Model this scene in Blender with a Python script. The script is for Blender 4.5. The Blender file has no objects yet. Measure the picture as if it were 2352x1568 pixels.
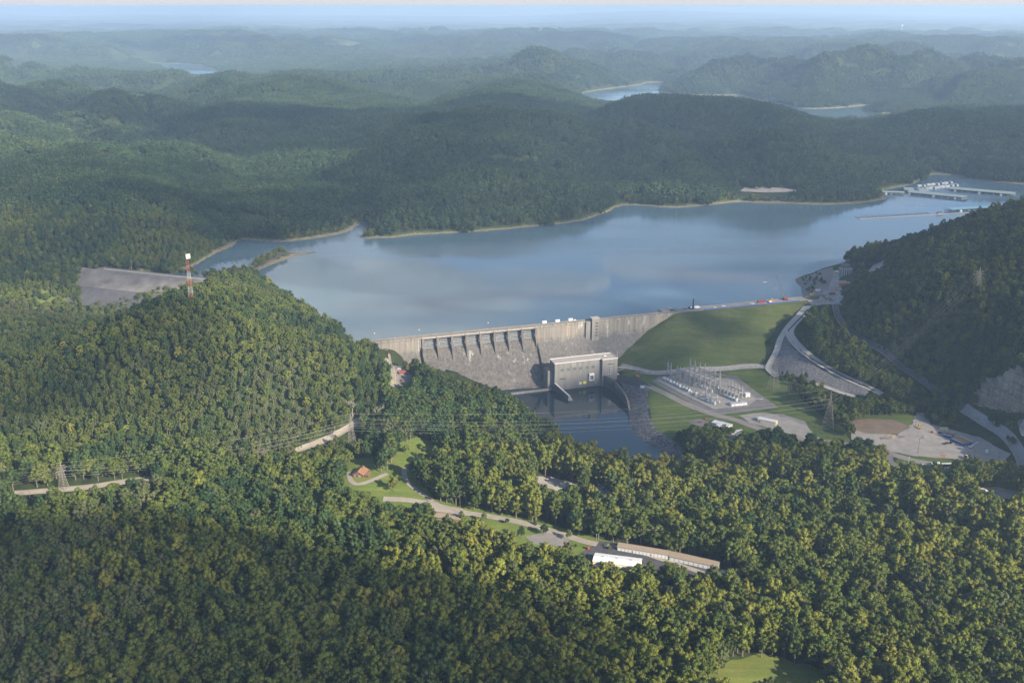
import bpy, bmesh, math, random
import numpy as np
from mathutils import Vector, Matrix
from mathutils.bvhtree import BVHTree
from mathutils.geometry import delaunay_2d_cdt
random.seed(7)
rng = np.random.default_rng(11)
R = math.radians
scene = bpy.context.scene
COL = scene.collection

# ------------------------------------------------------------------ survey of the place
# Units are metres, the lake surface is z = 0, the viewpoint is an aircraft at 404 m above it.
# sight(x, y) turns a point measured on the 2352 x 1568 survey picture into a direction, so that
# measured points can be set down on the ground where they really stand.
FOC, CAM_Z = 2352.0, 404.0
TILT = math.atan((784 - 18) / FOC)
CT, ST = math.cos(TILT), math.sin(TILT)
def sight(x, y):
    u, v = x - 1176.0, y - 784.0
    return Vector((u, FOC * CT - v * ST, -(FOC * ST + v * CT)))
def at(x, y, z):
    d = sight(x, y)
    k = (CAM_Z - z) / -d.z
    return Vector((d.x * k, d.y * k, z))
def atD(x, y, D):
    d = sight(x, y)
    k = D / d.y
    return Vector((d.x * k, D, CAM_Z + d.z * k))
def survey(X, Y, Z):
    """survey picture coordinates of world points (numpy)."""
    dz = np.asarray(Z) - CAM_Z
    dep = Y * CT - dz * ST
    dep = np.maximum(dep, 1.0)
    up = Y * ST + dz * CT
    return 1176 + FOC * X / dep, 784 - FOC * up / dep

# ------------------------------------------------------------------ scene helpers
def link(o, parent=None):
    COL.objects.link(o)
    if parent is not None:
        o.parent = parent
    return o
def tag(o, label=None, cat=None, group=None, kind=None):
    if label: o['label'] = label
    if cat: o['category'] = cat
    if group: o['group'] = group
    if kind: o['kind'] = kind
    return o
def thing(name, label, cat, loc=(0, 0, 0), rz=0.0, group=None):
    o = bpy.data.objects.new(name, None)
    o.empty_display_size = 0.5
    COL.objects.link(o)
    o.location = loc
    o.rotation_euler = (0, 0, rz)
    return tag(o, label, cat, group)
def children(o, table={}):
    return [c for c in COL.objects if c.parent == o]
def copy_tree(o, kids, loc, rz, label=None, group=None, scale=None):
    """a copy of a thing and of its parts (kids: list of (part, [sub-parts]))."""
    r = o.copy(); COL.objects.link(r)
    r.location = loc; r.rotation_euler = (0, 0, rz)
    if scale: r.scale = scale
    if label: r['label'] = label
    if group: r['group'] = group
    for k, subs in kids:
        c = k.copy(); COL.objects.link(c); c.parent = r
        for s in subs:
            d = s.copy(); COL.objects.link(d); d.parent = c
    return r
def kids_of(o):
    return [(c, list(c.children)) for c in o.children]

class MB:
    """collects shapes and builds ONE mesh object."""
    def __init__(s): s.v, s.f = [], []
    def add(s, vs, fs):
        b = len(s.v); s.v.extend([tuple(p) for p in vs]); s.f.extend([tuple(b + i for i in f) for f in fs]); return s
    def box(s, c, d, rz=0.0):
        """c centre of the base, d (sx, sy, sz)"""
        ca, sa = math.cos(rz), math.sin(rz); P = []
        for z in (0, d[2]):
            for x, y in ((-1, -1), (1, -1), (1, 1), (-1, 1)):
                X, Y = x * d[0] / 2, y * d[1] / 2
                P.append((c[0] + X * ca - Y * sa, c[1] + X * sa + Y * ca, c[2] + z))
        return s.add(P, [(3, 2, 1, 0), (4, 5, 6, 7), (0, 1, 5, 4), (1, 2, 6, 5), (2, 3, 7, 6), (3, 0, 4, 7)])
    def prism(s, poly, z0, z1):
        n = len(poly)
        a = sum(poly[i][0] * poly[(i + 1) % n][1] - poly[(i + 1) % n][0] * poly[i][1] for i in range(n))
        if a < 0: poly = poly[::-1]
        P = [(p[0], p[1], z0) for p in poly] + [(p[0], p[1], z1) for p in poly]
        F = [tuple(range(n - 1, -1, -1)), tuple(range(n, 2 * n))] + [(i, (i + 1) % n, n + (i + 1) % n, n + i) for i in range(n)]
        return s.add(P, F)
    def loft(s, rings, closed=True, caps=True):
        """rings: equal-length lists of points"""
        n = len(rings[0]); b = len(s.v)
        for r in rings: s.v.extend([tuple(p) for p in r])
        for k in range(len(rings) - 1):
            for i in range(n if closed else n - 1):
                j = (i + 1) % n
                s.f.append((b + k * n + i, b + k * n + j, b + (k + 1) * n + j, b + (k + 1) * n + i))
        if caps and closed:
            s.f.append(tuple(b + i for i in range(n - 1, -1, -1)))
            e = b + (len(rings) - 1) * n
            s.f.append(tuple(e + i for i in range(n)))
        return s
    def bar(s, p, q, w, n=4):
        p, q = Vector(p), Vector(q); d = (q - p)
        if d.length < 1e-6: return s
        d.normalize()
        a = d.cross(Vector((0, 0, 1)) if abs(d.z) < .95 else Vector((1, 0, 0))).normalized(); b = d.cross(a)
        r = [[(e + (a * math.cos(t) + b * math.sin(t)) * w / 2) for t in [2 * math.pi * (i + .5) / n for i in range(n)]] for e in (p, q)]
        return s.loft(r)
    def cyl(s, c, r, h, n=12, r2=None):
        r2 = r if r2 is None else r2
        return s.loft([[(c[0] + k * math.cos(2 * math.pi * i / n), c[1] + k * math.sin(2 * math.pi * i / n), c[2] + z) for i in range(n)] for k, z in ((r, 0), (r2, h))])
    def path(s, pts, w, n=4):
        for a, b in zip(pts[:-1], pts[1:]): s.bar(a, b, w, n)
        return s
    def lattice(s, c, w0, w1, h, nb, t, tt=None):
        """square lattice mast"""
        tt = tt or t * .6
        lv = [h * (1 - (1 - i / nb) ** 1.15) for i in range(nb + 1)]
        cs = []
        for z in lv:
            w = (w0 + (w1 - w0) * z / h) / 2
            cs.append([Vector((c[0] + x * w, c[1] + y * w, c[2] + z)) for x, y in ((-1, -1), (1, -1), (1, 1), (-1, 1))])
        for i in range(4): s.path([k[i] for k in cs], t)
        for k in range(nb):
            for i in range(4):
                j = (i + 1) % 4
                s.bar(cs[k][i], cs[k + 1][j], tt); s.bar(cs[k][j], cs[k + 1][i], tt)
                s.bar(cs[k + 1][i], cs[k + 1][j], tt)
        return s
    def truss(s, p, q, w, t, nb):
        """box truss beam from p to q"""
        p, q = Vector(p), Vector(q); d = (q - p).normalized(); a = d.cross(Vector((0, 0, 1))).normalized() * w / 2; b = Vector((0, 0, w / 2))
        off = [a + b, a - b, -a - b, -a + b]
        for o in off: s.bar(p + o, q + o, t)
        for k in range(nb):
            for i in range(4):
                s.bar(p.lerp(q, k / nb) + off[i], p.lerp(q, (k + 1) / nb) + off[(i + 1) % 4], t * .6)
        return s
    def build(s, name, mat, parent=None, smooth=False):
        me = bpy.data.meshes.new(name)
        me.from_pydata(s.v, [], s.f); me.update()
        if mat: me.materials.append(mat)
        if smooth:
            me.polygons.foreach_set('use_smooth', [True] * len(me.polygons))
        o = bpy.data.objects.new(name, me)
        return link(o, parent)

# ------------------------------------------------------------------ materials
def nodes_of(name):
    m = bpy.data.materials.new(name); m.use_nodes = True
    nt = m.node_tree; b = nt.nodes['Principled BSDF']
    return m, nt, b
def N(nt, t, **kw):
    n = nt.nodes.new(t)
    for k, v in kw.items():
        if k in n.inputs: n.inputs[k].default_value = v
        else: setattr(n, k, v)
    return n
def ramp(nt, fac, stops, interp='LINEAR'):
    r = nt.nodes.new('ShaderNodeValToRGB'); r.color_ramp.interpolation = interp
    e = r.color_ramp.elements
    while len(e) < len(stops): e.new(0.5)
    for k, (p, c) in enumerate(stops):
        e[k].position = p; e[k].color = (*c, 1) if len(c) == 3 else c
    nt.links.new(fac, r.inputs['Fac']); return r.outputs['Color']
def mixc(nt, fac, a, b, blend='MIX'):
    m = nt.nodes.new('ShaderNodeMix'); m.data_type = 'RGBA'; m.blend_type = blend
    for s, v in ((m.inputs['Factor'], fac), (m.inputs[6], a), (m.inputs[7], b)):
        if hasattr(v, 'is_linked') or isinstance(v, bpy.types.NodeSocket): nt.links.new(v, s)
        elif isinstance(v, (int, float)): s.default_value = v
        else: s.default_value = (*v, 1)
    return m.outputs[2]
def mathn(nt, op, a, b=None, c=None, clamp=False):
    m = nt.nodes.new('ShaderNodeMath'); m.operation = op; m.use_clamp = clamp
    for i, v in enumerate((a, b, c)):
        if v is None: continue
        if isinstance(v, bpy.types.NodeSocket): nt.links.new(v, m.inputs[i])
        else: m.inputs[i].default_value = v
    return m.outputs[0]
def coords(nt, scale=(1, 1, 1), kind='pos'):
    mp = nt.nodes.new('ShaderNodeMapping'); mp.inputs['Scale'].default_value = scale
    if kind == 'pos':
        g = nt.nodes.new('ShaderNodeNewGeometry'); nt.links.new(g.outputs['Position'], mp.inputs['Vector'])
    else:
        g = nt.nodes.new('ShaderNodeTexCoord'); nt.links.new(g.outputs['Object'], mp.inputs['Vector'])
    return mp.outputs['Vector']
def noise(nt, scale, detail=4, rough=.55, vec=None, out='Fac'):
    n = nt.nodes.new('ShaderNodeTexNoise'); n.inputs['Scale'].default_value = scale
    n.inputs['Detail'].default_value = detail; n.inputs['Roughness'].default_value = rough
    nt.links.new(vec if vec is not None else coords(nt), n.inputs['Vector'])
    return n.outputs[out]
def plain(name, col, rough=.7, metal=0.0, var=.25, scale=.35, spec=.3):
    m, nt, b = nodes_of(name)
    f = noise(nt, scale, 5)
    c = ramp(nt, f, [(.25, tuple(x * (1 - var) for x in col)), (.75, tuple(min(1, x * (1 + var)) for x in col))])
    nt.links.new(c, b.inputs['Base Color'])
    b.inputs['Roughness'].default_value = rough; b.inputs['Metallic'].default_value = metal
    b.inputs['Specular IOR Level'].default_value = spec
    return m
M = {}
M['white_paint'] = plain('white_paint', (.72, .72, .70), .5, var=.06)
M['white_roof'] = plain('white_metal_roof', (.58, .58, .58), .45, var=.05)
M['cream_wall'] = plain('cream_wall', (.62, .55, .36), .7, var=.08)
M['tan_roof'] = plain('tan_shingle', (.20, .16, .12), .85, var=.16, scale=1.2)
M['brown_wall'] = plain('brown_siding', (.13, .06, .045), .8, var=.12)
M['rust_roof'] = plain('rust_shingle', (.20, .105, .06), .85, var=.15, scale=1.0)
M['red_paint'] = plain('red_paint', (.27, .05, .04), .5, var=.1)
M['red_roof'] = plain('red_metal_roof', (.30, .07, .065), .6, var=.1)
M['orange'] = plain('orange_paint', (.65, .16, .03), .5, var=.1)
M['yellow'] = plain('yellow_paint', (.62, .38, .04), .5, var=.1)
M['yellow_sign'] = plain('yellow_sign', (.80, .78, .02), .5, var=.03)
M['blue_form'] = plain('blue_steel', (.02, .09, .42), .5, var=.12)
M['blue_roof'] = plain('blue_metal_roof', (.16, .32, .40), .5, var=.08)
M['green_roof'] = plain('green_metal_roof', (.28, .335, .30), .55, var=.08, scale=.1)
M['dark'] = plain('dark_opening', (.02, .022, .026), .6, var=.2)
M['glass'] = plain('window_glass', (.03, .04, .055), .12, var=.2, spec=.6)
M['tyre'] = plain('tyre_rubber', (.02, .02, .02), .85)
M['galv'] = plain('galvanised_steel', (.42, .43, .42), .5, .35, var=.15)
M['weathered'] = plain('weathered_steel', (.22, .20, .17), .65, .2, var=.2)
M['grey_tank'] = plain('pale_grey_tank', (.52, .58, .60), .45, var=.08)
M['porcelain'] = plain('brown_porcelain', (.07, .04, .035), .3)
M['wood_pole'] = plain('wooden_pole', (.13, .10, .075), .85)
M['pale_wood'] = plain('pale_timber', (.45, .34, .2), .8, var=.2)
M['dock'] = plain('dock_planks', (.34, .31, .27), .85, var=.2)
M['boat_white'] = plain('white_hull', (.58, .58, .57), .35, var=.05)
M['wire'] = plain('aluminium_wire', (.5, .5, .46), .4, .6)
M['black'] = plain('black_paint', (.025, .025, .03), .45)
M['silver'] = plain('silver_paint', (.45, .46, .48), .35, .3)
M['blue_car'] = plain('blue_car_paint', (.03, .07, .2), .3)
M['asphalt'] = plain('dark_asphalt', (.055, .055, .06), .9, var=.3, scale=.2)
M['old_asphalt'] = plain('grey_asphalt', (.17, .16, .15), .9, var=.18, scale=.15)
M['road'] = plain('worn_road', (.24, .215, .185), .9, var=.15, scale=.12)
M['gravel'] = plain('pale_gravel', (.29, .265, .235), .95, var=.2, scale=.11)
M['concrete_pad'] = plain('concrete_pad', (.40, .37, .32), .9, var=.12, scale=.12)
M['yard'] = plain('yard_gravel', (.30, .28, .26), .95, var=.2, scale=.2)
M['dirt'] = plain('brown_dirt', (.185, .135, .095), .95, var=.25, scale=.08)
M['pale_bark'] = plain('pale_bark', (.27, .235, .19), .85, var=.25, scale=1.5)
# ------------------------------------------------------------------ terrain
CREST_Z, TAIL_Z = 14.0, -52.0
A_ = at(845, 783.5, CREST_Z); B_ = at(1545, 716, CREST_Z); C_ = at(1868, 690, CREST_Z)
AX = (B_ - A_).normalized()                       # along the concrete dam
DN = Vector((AX.y, -AX.x, 0))                     # downstream
A0 = A_ - AX * 45                                 # the left end is keyed into the hill

def zpoly(pts, z): return np.array([[*at(x, y, z)[:2]] for x, y in pts])
u1, u2, u3 = (A0 - DN * 1.0), (B_ - DN * 1.0), (C_ - DN * 12)
lake_pts = [(470, 641), (440, 636), (392, 632), (420, 622), (450, 608), (475, 592), (500, 580), (530, 568), (542, 561), (545, 553), (560, 551), (600, 553), (635, 556), (662, 556),
            (700, 551), (735, 547), (775, 540), (800, 533), (815, 524), (824, 512), (834, 512), (838, 530), (826, 545), (838, 550), (870, 547), (905, 545), (960, 539), (1000, 537), (1075, 533),
            (1150, 527), (1200, 522), (1250, 517), (1300, 513), (1335, 507), (1370, 495), (1400, 485), (1412, 476), (1432, 471), (1490, 474), (1550, 477), (1610, 473), (1680, 466),
            (1705, 464), (1730, 467), (1800, 468), (1860, 471), (1910, 471), (1960, 469), (2010, 464), (2040, 457), (2030, 447), (2010, 440), (2050, 432), (2090, 425), (2118, 412), (2128, 402),
            (2160, 400), (2200, 405), (2240, 412), (2290, 420), (2352, 424), (2450, 428), (2560, 440), (2560, 470), (2420, 492), (2300, 520), (2200, 545), (2100, 580), (2010, 600), (1935, 604),
            (1915, 612), (1892, 616), (1866, 628), (1843, 634), (1829, 641), (1834, 650), (1842, 662), (1845, 676)]
LAKE = zpoly(lake_pts, 0)
LAKE = np.vstack([LAKE, [[u3.x, u3.y], [u2.x, u2.y], [u1.x, u1.y]], zpoly([(800, 772), (700, 715), (640, 672), (600, 640), (575, 626), (540, 628), (500, 637)], 0)])
LAKE[len(lake_pts) - 1] = [u3.x + 6, u3.y + 28]
ISLE = zpoly([(568, 622), (590, 608), (612, 596), (640, 584), (652, 578), (690, 579), (722, 576), (729, 580), (706, 584), (682, 587), (662, 594), (650, 600), (620, 610), (596, 621), (580, 626)], 0)
ARM_L = zpoly([(335, 143), (380, 146), (420, 147), (470, 152), (482, 159), (500, 164), (530, 168), (560, 171), (545, 178), (500, 180), (470, 180), (430, 175), (395, 164), (350, 151)], 0)
ARM_R = zpoly([(1330, 215), (1370, 208), (1400, 204), (1440, 199), (1478, 194), (1484, 189), (1530, 189), (1527, 197), (1512, 206), (1518, 212), (1560, 219), (1640, 219), (1700, 219), (1728, 228), (1790, 239),
               (1840, 249), (1880, 250), (1940, 247), (2015, 239), (1995, 250), (1990, 258), (2050, 262), (2140, 262), (2240, 263), (2352, 263), (2500, 262), (2500, 280), (2300, 282), (2150, 288), (2000, 292), (1850, 288), (1700, 276),
               (1600, 262), (1500, 254), (1420, 251), (1370, 243), (1340, 228)], 0)
RIVER = zpoly([(1150, 896), (1275, 893), (1290, 893), (1386, 880), (1412, 893), (1432, 910), (1442, 930), (1444, 950), (1446, 970), (1456, 994), (1480, 1012), (1510, 1030), (1556, 1050), (1620, 1076), (1680, 1094), (1800, 1128), (2000, 1170), (2200, 1238),
               (2352, 1295), (2600, 1385), (2600, 1420), (2352, 1322), (2100, 1232), (1900, 1172), (1750, 1133), (1660, 1112), (1600, 1104), (1500, 1086), (1400, 1064), (1325, 1035), (1290, 1000), (1240, 960), (1190, 925)], TAIL_Z)

def pip(px, py, poly):
    ins = np.zeros(px.shape, bool); n = len(poly); j = n - 1
    for i in range(n):
        xi, yi = poly[i]; xj, yj = poly[j]
        c = ((yi > py) != (yj > py))
        with np.errstate(divide='ignore', invalid='ignore'):
            xx = (xj - xi) * (py - yi) / (yj - yi + 1e-12) + xi
        ins ^= c & (px < xx); j = i
    return ins
def edist(px, py, poly, closed=True):
    d = np.full(px.shape, 1e18); n = len(poly)
    for i in range(n if closed else n - 1):
        ax, ay = poly[i]; bx, by = poly[(i + 1) % n]
        ex, ey = bx - ax, by - ay; L = ex * ex + ey * ey + 1e-9
        t = np.clip(((px - ax) * ex + (py - ay) * ey) / L, 0, 1)
        d = np.minimum(d, (px - ax - t * ex) ** 2 + (py - ay - t * ey) ** 2)
    return np.sqrt(d)
def sdist(px, py, poly):
    d = edist(px, py, poly); return np.where(pip(px, py, poly), -d, d)

CP = []
def G(*pts):
    for x, y, z in pts: CP.append(tuple(at(x, y, z)))
def T(*pts, h=13):
    for x, y, z in pts:
        p = at(x, y, z); CP.append((p.x, p.y, z - h))
def F(*pts, h=14):
    for x, y, D in pts:
        p = atD(x, y, D); CP.append((p.x, p.y, p.z - h))
# valley floor, roads
G((60, 1130, -28), (200, 1118, -30), (340, 1100, -31), (700, 1030, -33), (790, 990, -28), (905, 890, -16), (905, 840, 3), (868, 795, 13), (825, 1085, -30), (1000, 1160, -38), (870, 1140, -35), (950, 1030, -32), (1200, 1200, -41), (1360, 1240, -42),
  (1440, 1260, -42), (1650, 1320, -43), (1300, 1120, -43), (1760, 1545, -46), (1440, 1030, -47), (1480, 960, -41), (1520, 890, -37.5), (1600, 900, -37), (1640, 945, -37.5), (1780, 935, -37), (1700, 860, -36.5), (1560, 856, -36.5), (1440, 850, -37), (1425, 872, -37.5), (1760, 848, -36), (1850, 960, -38),
  (1750, 985, -39), (1900, 1020, -40), (1640, 1000, -41), (1560, 960, -41), (2030, 912, -31), (1900, 850, -20), (1830, 800, -10), (1815, 755, 1), (1868, 700, 13), (1790, 850, -30), (1850, 880, -33), (1950, 920, -35), (1950, 1000, -38), (2100, 1010, -38), (2150, 1000, -37.5), (2250, 1020, -37.5), (2300, 1070, -38), (2330, 1030, -36),
  (2100, 1060, -39), (2352, 1120, -40), (2200, 1150, -42), (2000, 1110, -42), (1800, 1080, -44), (1920, 720, 9), (1950, 760, 3), (2010, 800, -5), (2080, 850, -14), (2150, 900, -22), (2220, 945, -29), (2280, 985, -34))
# left hill
T((440, 700, 72), (520, 690, 76), (600, 700, 70), (350, 722, 66), (250, 757, 54), (150, 790, 40), (60, 822, 25), (0, 842, 14), (-150, 880, 5), (480, 640, 43), (560, 627, 54), (640, 663, 46), (700, 695, 40), (760, 735, 32), (812, 768, 24), (848, 790, 22), (660, 740, 60),
  (740, 790, 44), (440, 800, 50), (600, 800, 52), (300, 850, 30), (700, 850, 30), (800, 850, 22), (870, 830, 16), (100, 920, 5), (300, 960, 0), (500, 950, 6), (650, 930, 3), (800, 930, -6), (100, 1020, -11), (300, 1050, -15), (500, 1030, -14), (650, 1005, -16), (-150, 1000, -8), (640, 700, 60), (420, 660, 55),
  (940, 880, 0), (1000, 888, -6), (1100, 920, -18), (1200, 968, -29), (1280, 1008, -36), (850, 1000, -18), (1000, 1000, -24), (1150, 1040, -28), (990, 855, 0))
T((400, 1150, -19), (100, 1200, -21), (700, 1150, -21), (400, 1300, -28), (1000, 1300, -29), (100, 1400, -28), (700, 1450, -30), (1300, 1450, -31), (1700, 1420, -32), (2100, 1420, -32), (1500, 1180, -30), (1800, 1230, -31), (2200, 1350, -32), (-300, 1200, -15), (2700, 1400, -30), (2700, 1200, -28), h=15)
# valley behind the left hill, saddle dam
G((0, 770, -12), (0, 800, -18), (-200, 800, -10), (100, 740, -16), (240, 612, 14), (110, 640, 16))
_l0, _l1 = at(195, 620, 14), at(485, 643, 14)
_a = (_l1 - _l0).normalized(); _d = Vector((_a.y, -_a.x, 0))
for t in range(7):
    for n_, z_ in ((12, 1), (42, -16), (78, -35), (105, -32)):
        q = _l0.lerp(_l1, t / 6) + _d * n_; CP.append((q.x, q.y, z_))
# right hill
F((1940, 612, 1500), (2000, 580, 1510), (2060, 563, 1500), (2130, 533, 1480), (2200, 507, 1460), (2290, 477, 1440), (2352, 463, 1430), (2480, 430, 1420))
T((1960, 700, 30), (2050, 700, 52), (2150, 650, 82), (2250, 620, 100), (2352, 600, 112), (2352, 750, 70), (2200, 780, 38), (2080, 790, 12), (2250, 860, 12), (2352, 830, 40), (1880, 730, 14), (1900, 780, 5), (2000, 868, -10), (2100, 945, -22), (2400, 900, 25), (2600, 800, 60))
for X, Y, z in ((900, 1350, 150), (1050, 1200, 155), (1000, 950, 90), (800, 1000, 25), (1300, 1500, 140), (1500, 900, 120), (900, 1750, 30), (1400, 2000, 40), (300, 300, -46), (-300, 300, -40), (0, 450, -45), (700, 500, -40), (-700, 500, -30), (-900, 900, 10), (-900, 1250, -5), (-1300, 1500, 60), (1100, 600, -20), (0, 0, -40), (-1500, 600, 40)):
    CP.append((X, Y, z))
# hills beyond the lake
T((0, 592, 28), (0, 520, 62), (0, 450, 84), (0, 400, 95), (0, 335, 104), (0, 270, 108), (150, 590, 18), (150, 520, 58), (200, 450, 88), (250, 400, 103), (250, 330, 108), (250, 280, 108), (350, 600, 12), (350, 530, 50), (400, 470, 78), (450, 400, 92), (450, 320, 104), (500, 545, 14), (520, 500, 40), (560, 450, 66), (600, 380, 88), (620, 300, 100),
  (700, 530, 12), (700, 500, 26), (700, 450, 50), (760, 380, 76), (800, 300, 92), (820, 260, 98), (785, 236, 108), (900, 234, 104), (1000, 243, 92), (1100, 209, 122), (1160, 204, 124), (1250, 223, 100), (1350, 250, 62), (830, 500, 14), (815, 465, 24), (900, 530, 20), (950, 480, 55), (1000, 430, 80), (1050, 370, 98), (1100, 320, 100), (1150, 280, 86),
  (1100, 518, 16), (1150, 470, 52), (1200, 420, 78), (1250, 350, 106), (1300, 300, 116), (1300, 500, 14), (1320, 440, 46), (1380, 380, 86), (1420, 320, 116), (1450, 455, 14), (1500, 420, 42), (1550, 360, 84), (1560, 290, 120), (1370, 266, 64), (1440, 238, 112), (1500, 228, 128), (1560, 224, 138), (1640, 224, 140), (1700, 229, 138), (1750, 240, 112), (1800, 252, 96),
  (1850, 272, 62), (1900, 278, 64), (1960, 294, 34), (2020, 268, 76), (2100, 254, 112), (2200, 254, 116), (2352, 270, 116), (2500, 272, 110), (1700, 452, 12), (1720, 400, 46), (1740, 340, 84), (1750, 290, 116), (1850, 456, 12), (1880, 400, 46), (1900, 340, 60), (2000, 446, 12), (2050, 390, 36), (2050, 330, 74), (2120, 385, 26), (2150, 340, 64), (2250, 396, 16), (2300, 365, 46), (2352, 400, 20), (2300, 320, 92),
  (1120, 186, 108), (1190, 182, 124), (1260, 194, 104), (1330, 216, 66), (1395, 243, 16), (0, 240, 104), (0, 200, 110), (0, 170, 122), (180, 167, 122), (330, 167, 100), (420, 158, 108), (530, 177, 70), (600, 172, 90), (700, 169, 110), (800, 175, 106), (900, 177, 104), (1020, 187, 92), (500, 220, 98), (700, 220, 98), (300, 230, 102), (900, 205, 98), (1000, 222, 90),
  (-300, 400, 100), (-300, 240, 110), (-300, 550, 60), (0, 112, 172), (130, 114, 172), (250, 126, 152), (300, 146, 104), (365, 162, 14), (-300, 112, 170), (400, 112, 136), (500, 131, 68), (330, 105, 146), (600, 142, 86), (560, 150, 48), (480, 135, 70),
  (1565, 202, 38), (1600, 182, 78), (1650, 152, 118), (1750, 172, 72), (1800, 157, 108), (1700, 204, 40), (1800, 224, 40), (1850, 234, 34), (1900, 208, 66), (2000, 182, 96), (2000, 162, 108), (2100, 152, 108), (2200, 212, 68), (2300, 202, 88), (2352, 162, 116), (2352, 232, 50), (2100, 222, 50), (2200, 177, 96), (2352, 120, 146), (2250, 131, 126),
  (1340, 170, 78), (1400, 162, 96), (1440, 177, 48), (1250, 167, 88), (1150, 167, 98), (700, 135, 110), (900, 130, 115), (1100, 128, 112), (900, 105, 120), (1300, 118, 120), (1500, 105, 130), (1800, 105, 150), (2000, 110, 160), (2200, 90, 175), (600, 90, 150), (200, 80, 185), (1200, 80, 160), h=19)
F((-400, 30, 38000), (0, 29, 38000), (300, 33, 38000), (600, 37, 38000), (900, 38, 38000), (1176, 37, 38000), (1300, 33, 38000), (1450, 25, 38000), (1560, 24, 38000), (1650, 28, 38000), (1750, 32, 38000), (2000, 34, 38000), (2352, 32, 38000), (2800, 32, 38000), h=0)
for Y_, z_ in ((11000, 115), (14000, 105), (18000, 100), (24000, 95), (31000, 90), (36000, 80), (45000, 60)):
    for t_ in (-.9, -.45, 0, .45, .9): CP.append((t_ * Y_, Y_, z_ + 25 * math.sin(5 * t_ + Y_)))
CP = np.array(CP)

def warp(P):                                        # far control points are far apart
    d = np.hypot(P[:, 0], P[:, 1] + 400); k = np.log1p(d / 1500) * 1500 / np.maximum(d, 1)
    return np.stack([P[:, 0] * k, (P[:, 1] + 400) * k], 1)
WCP = warp(CP)
def kern(a, b):
    return np.sqrt(((a[:, None, :] - b[None, :, :]) ** 2).sum(-1) + 12.0 ** 2)
_n = len(CP)
_K = kern(WCP, WCP) - np.eye(_n) * 4.0
_m = np.zeros((_n + 1, _n + 1)); _m[:_n, :_n] = _K; _m[_n, :_n] = 1; _m[:_n, _n] = 1
_W = np.linalg.solve(_m, np.append(CP[:, 2], 0))

_perm = rng.permutation(256)
def vnoise(x, y):
    xi = np.floor(x).astype(int); yi = np.floor(y).astype(int); fx = x - xi; fy = y - yi
    fx = fx * fx * fx * (fx * (fx * 6 - 15) + 10); fy = fy * fy * fy * (fy * (fy * 6 - 15) + 10)
    h = lambda a, b: _perm[(_perm[a & 255] + b) & 255] / 127.5 - 1
    return (h(xi, yi) * (1 - fx) + h(xi + 1, yi) * fx) * (1 - fy) + (h(xi, yi + 1) * (1 - fx) + h(xi + 1, yi + 1) * fx) * fy
def fbm(x, y, o=4):
    s = 0; a = 1; t = 0
    for k in range(o):
        s = s + a * vnoise(x + 17 * k, y - 31 * k); t += a; a *= .5; x = x * 2.03; y = y * 2.03
    return s / t
def sstep(a, b, x):
    t = np.clip((x - a) / (b - a), 0, 1); return t * t * (3 - 2 * t)

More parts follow.
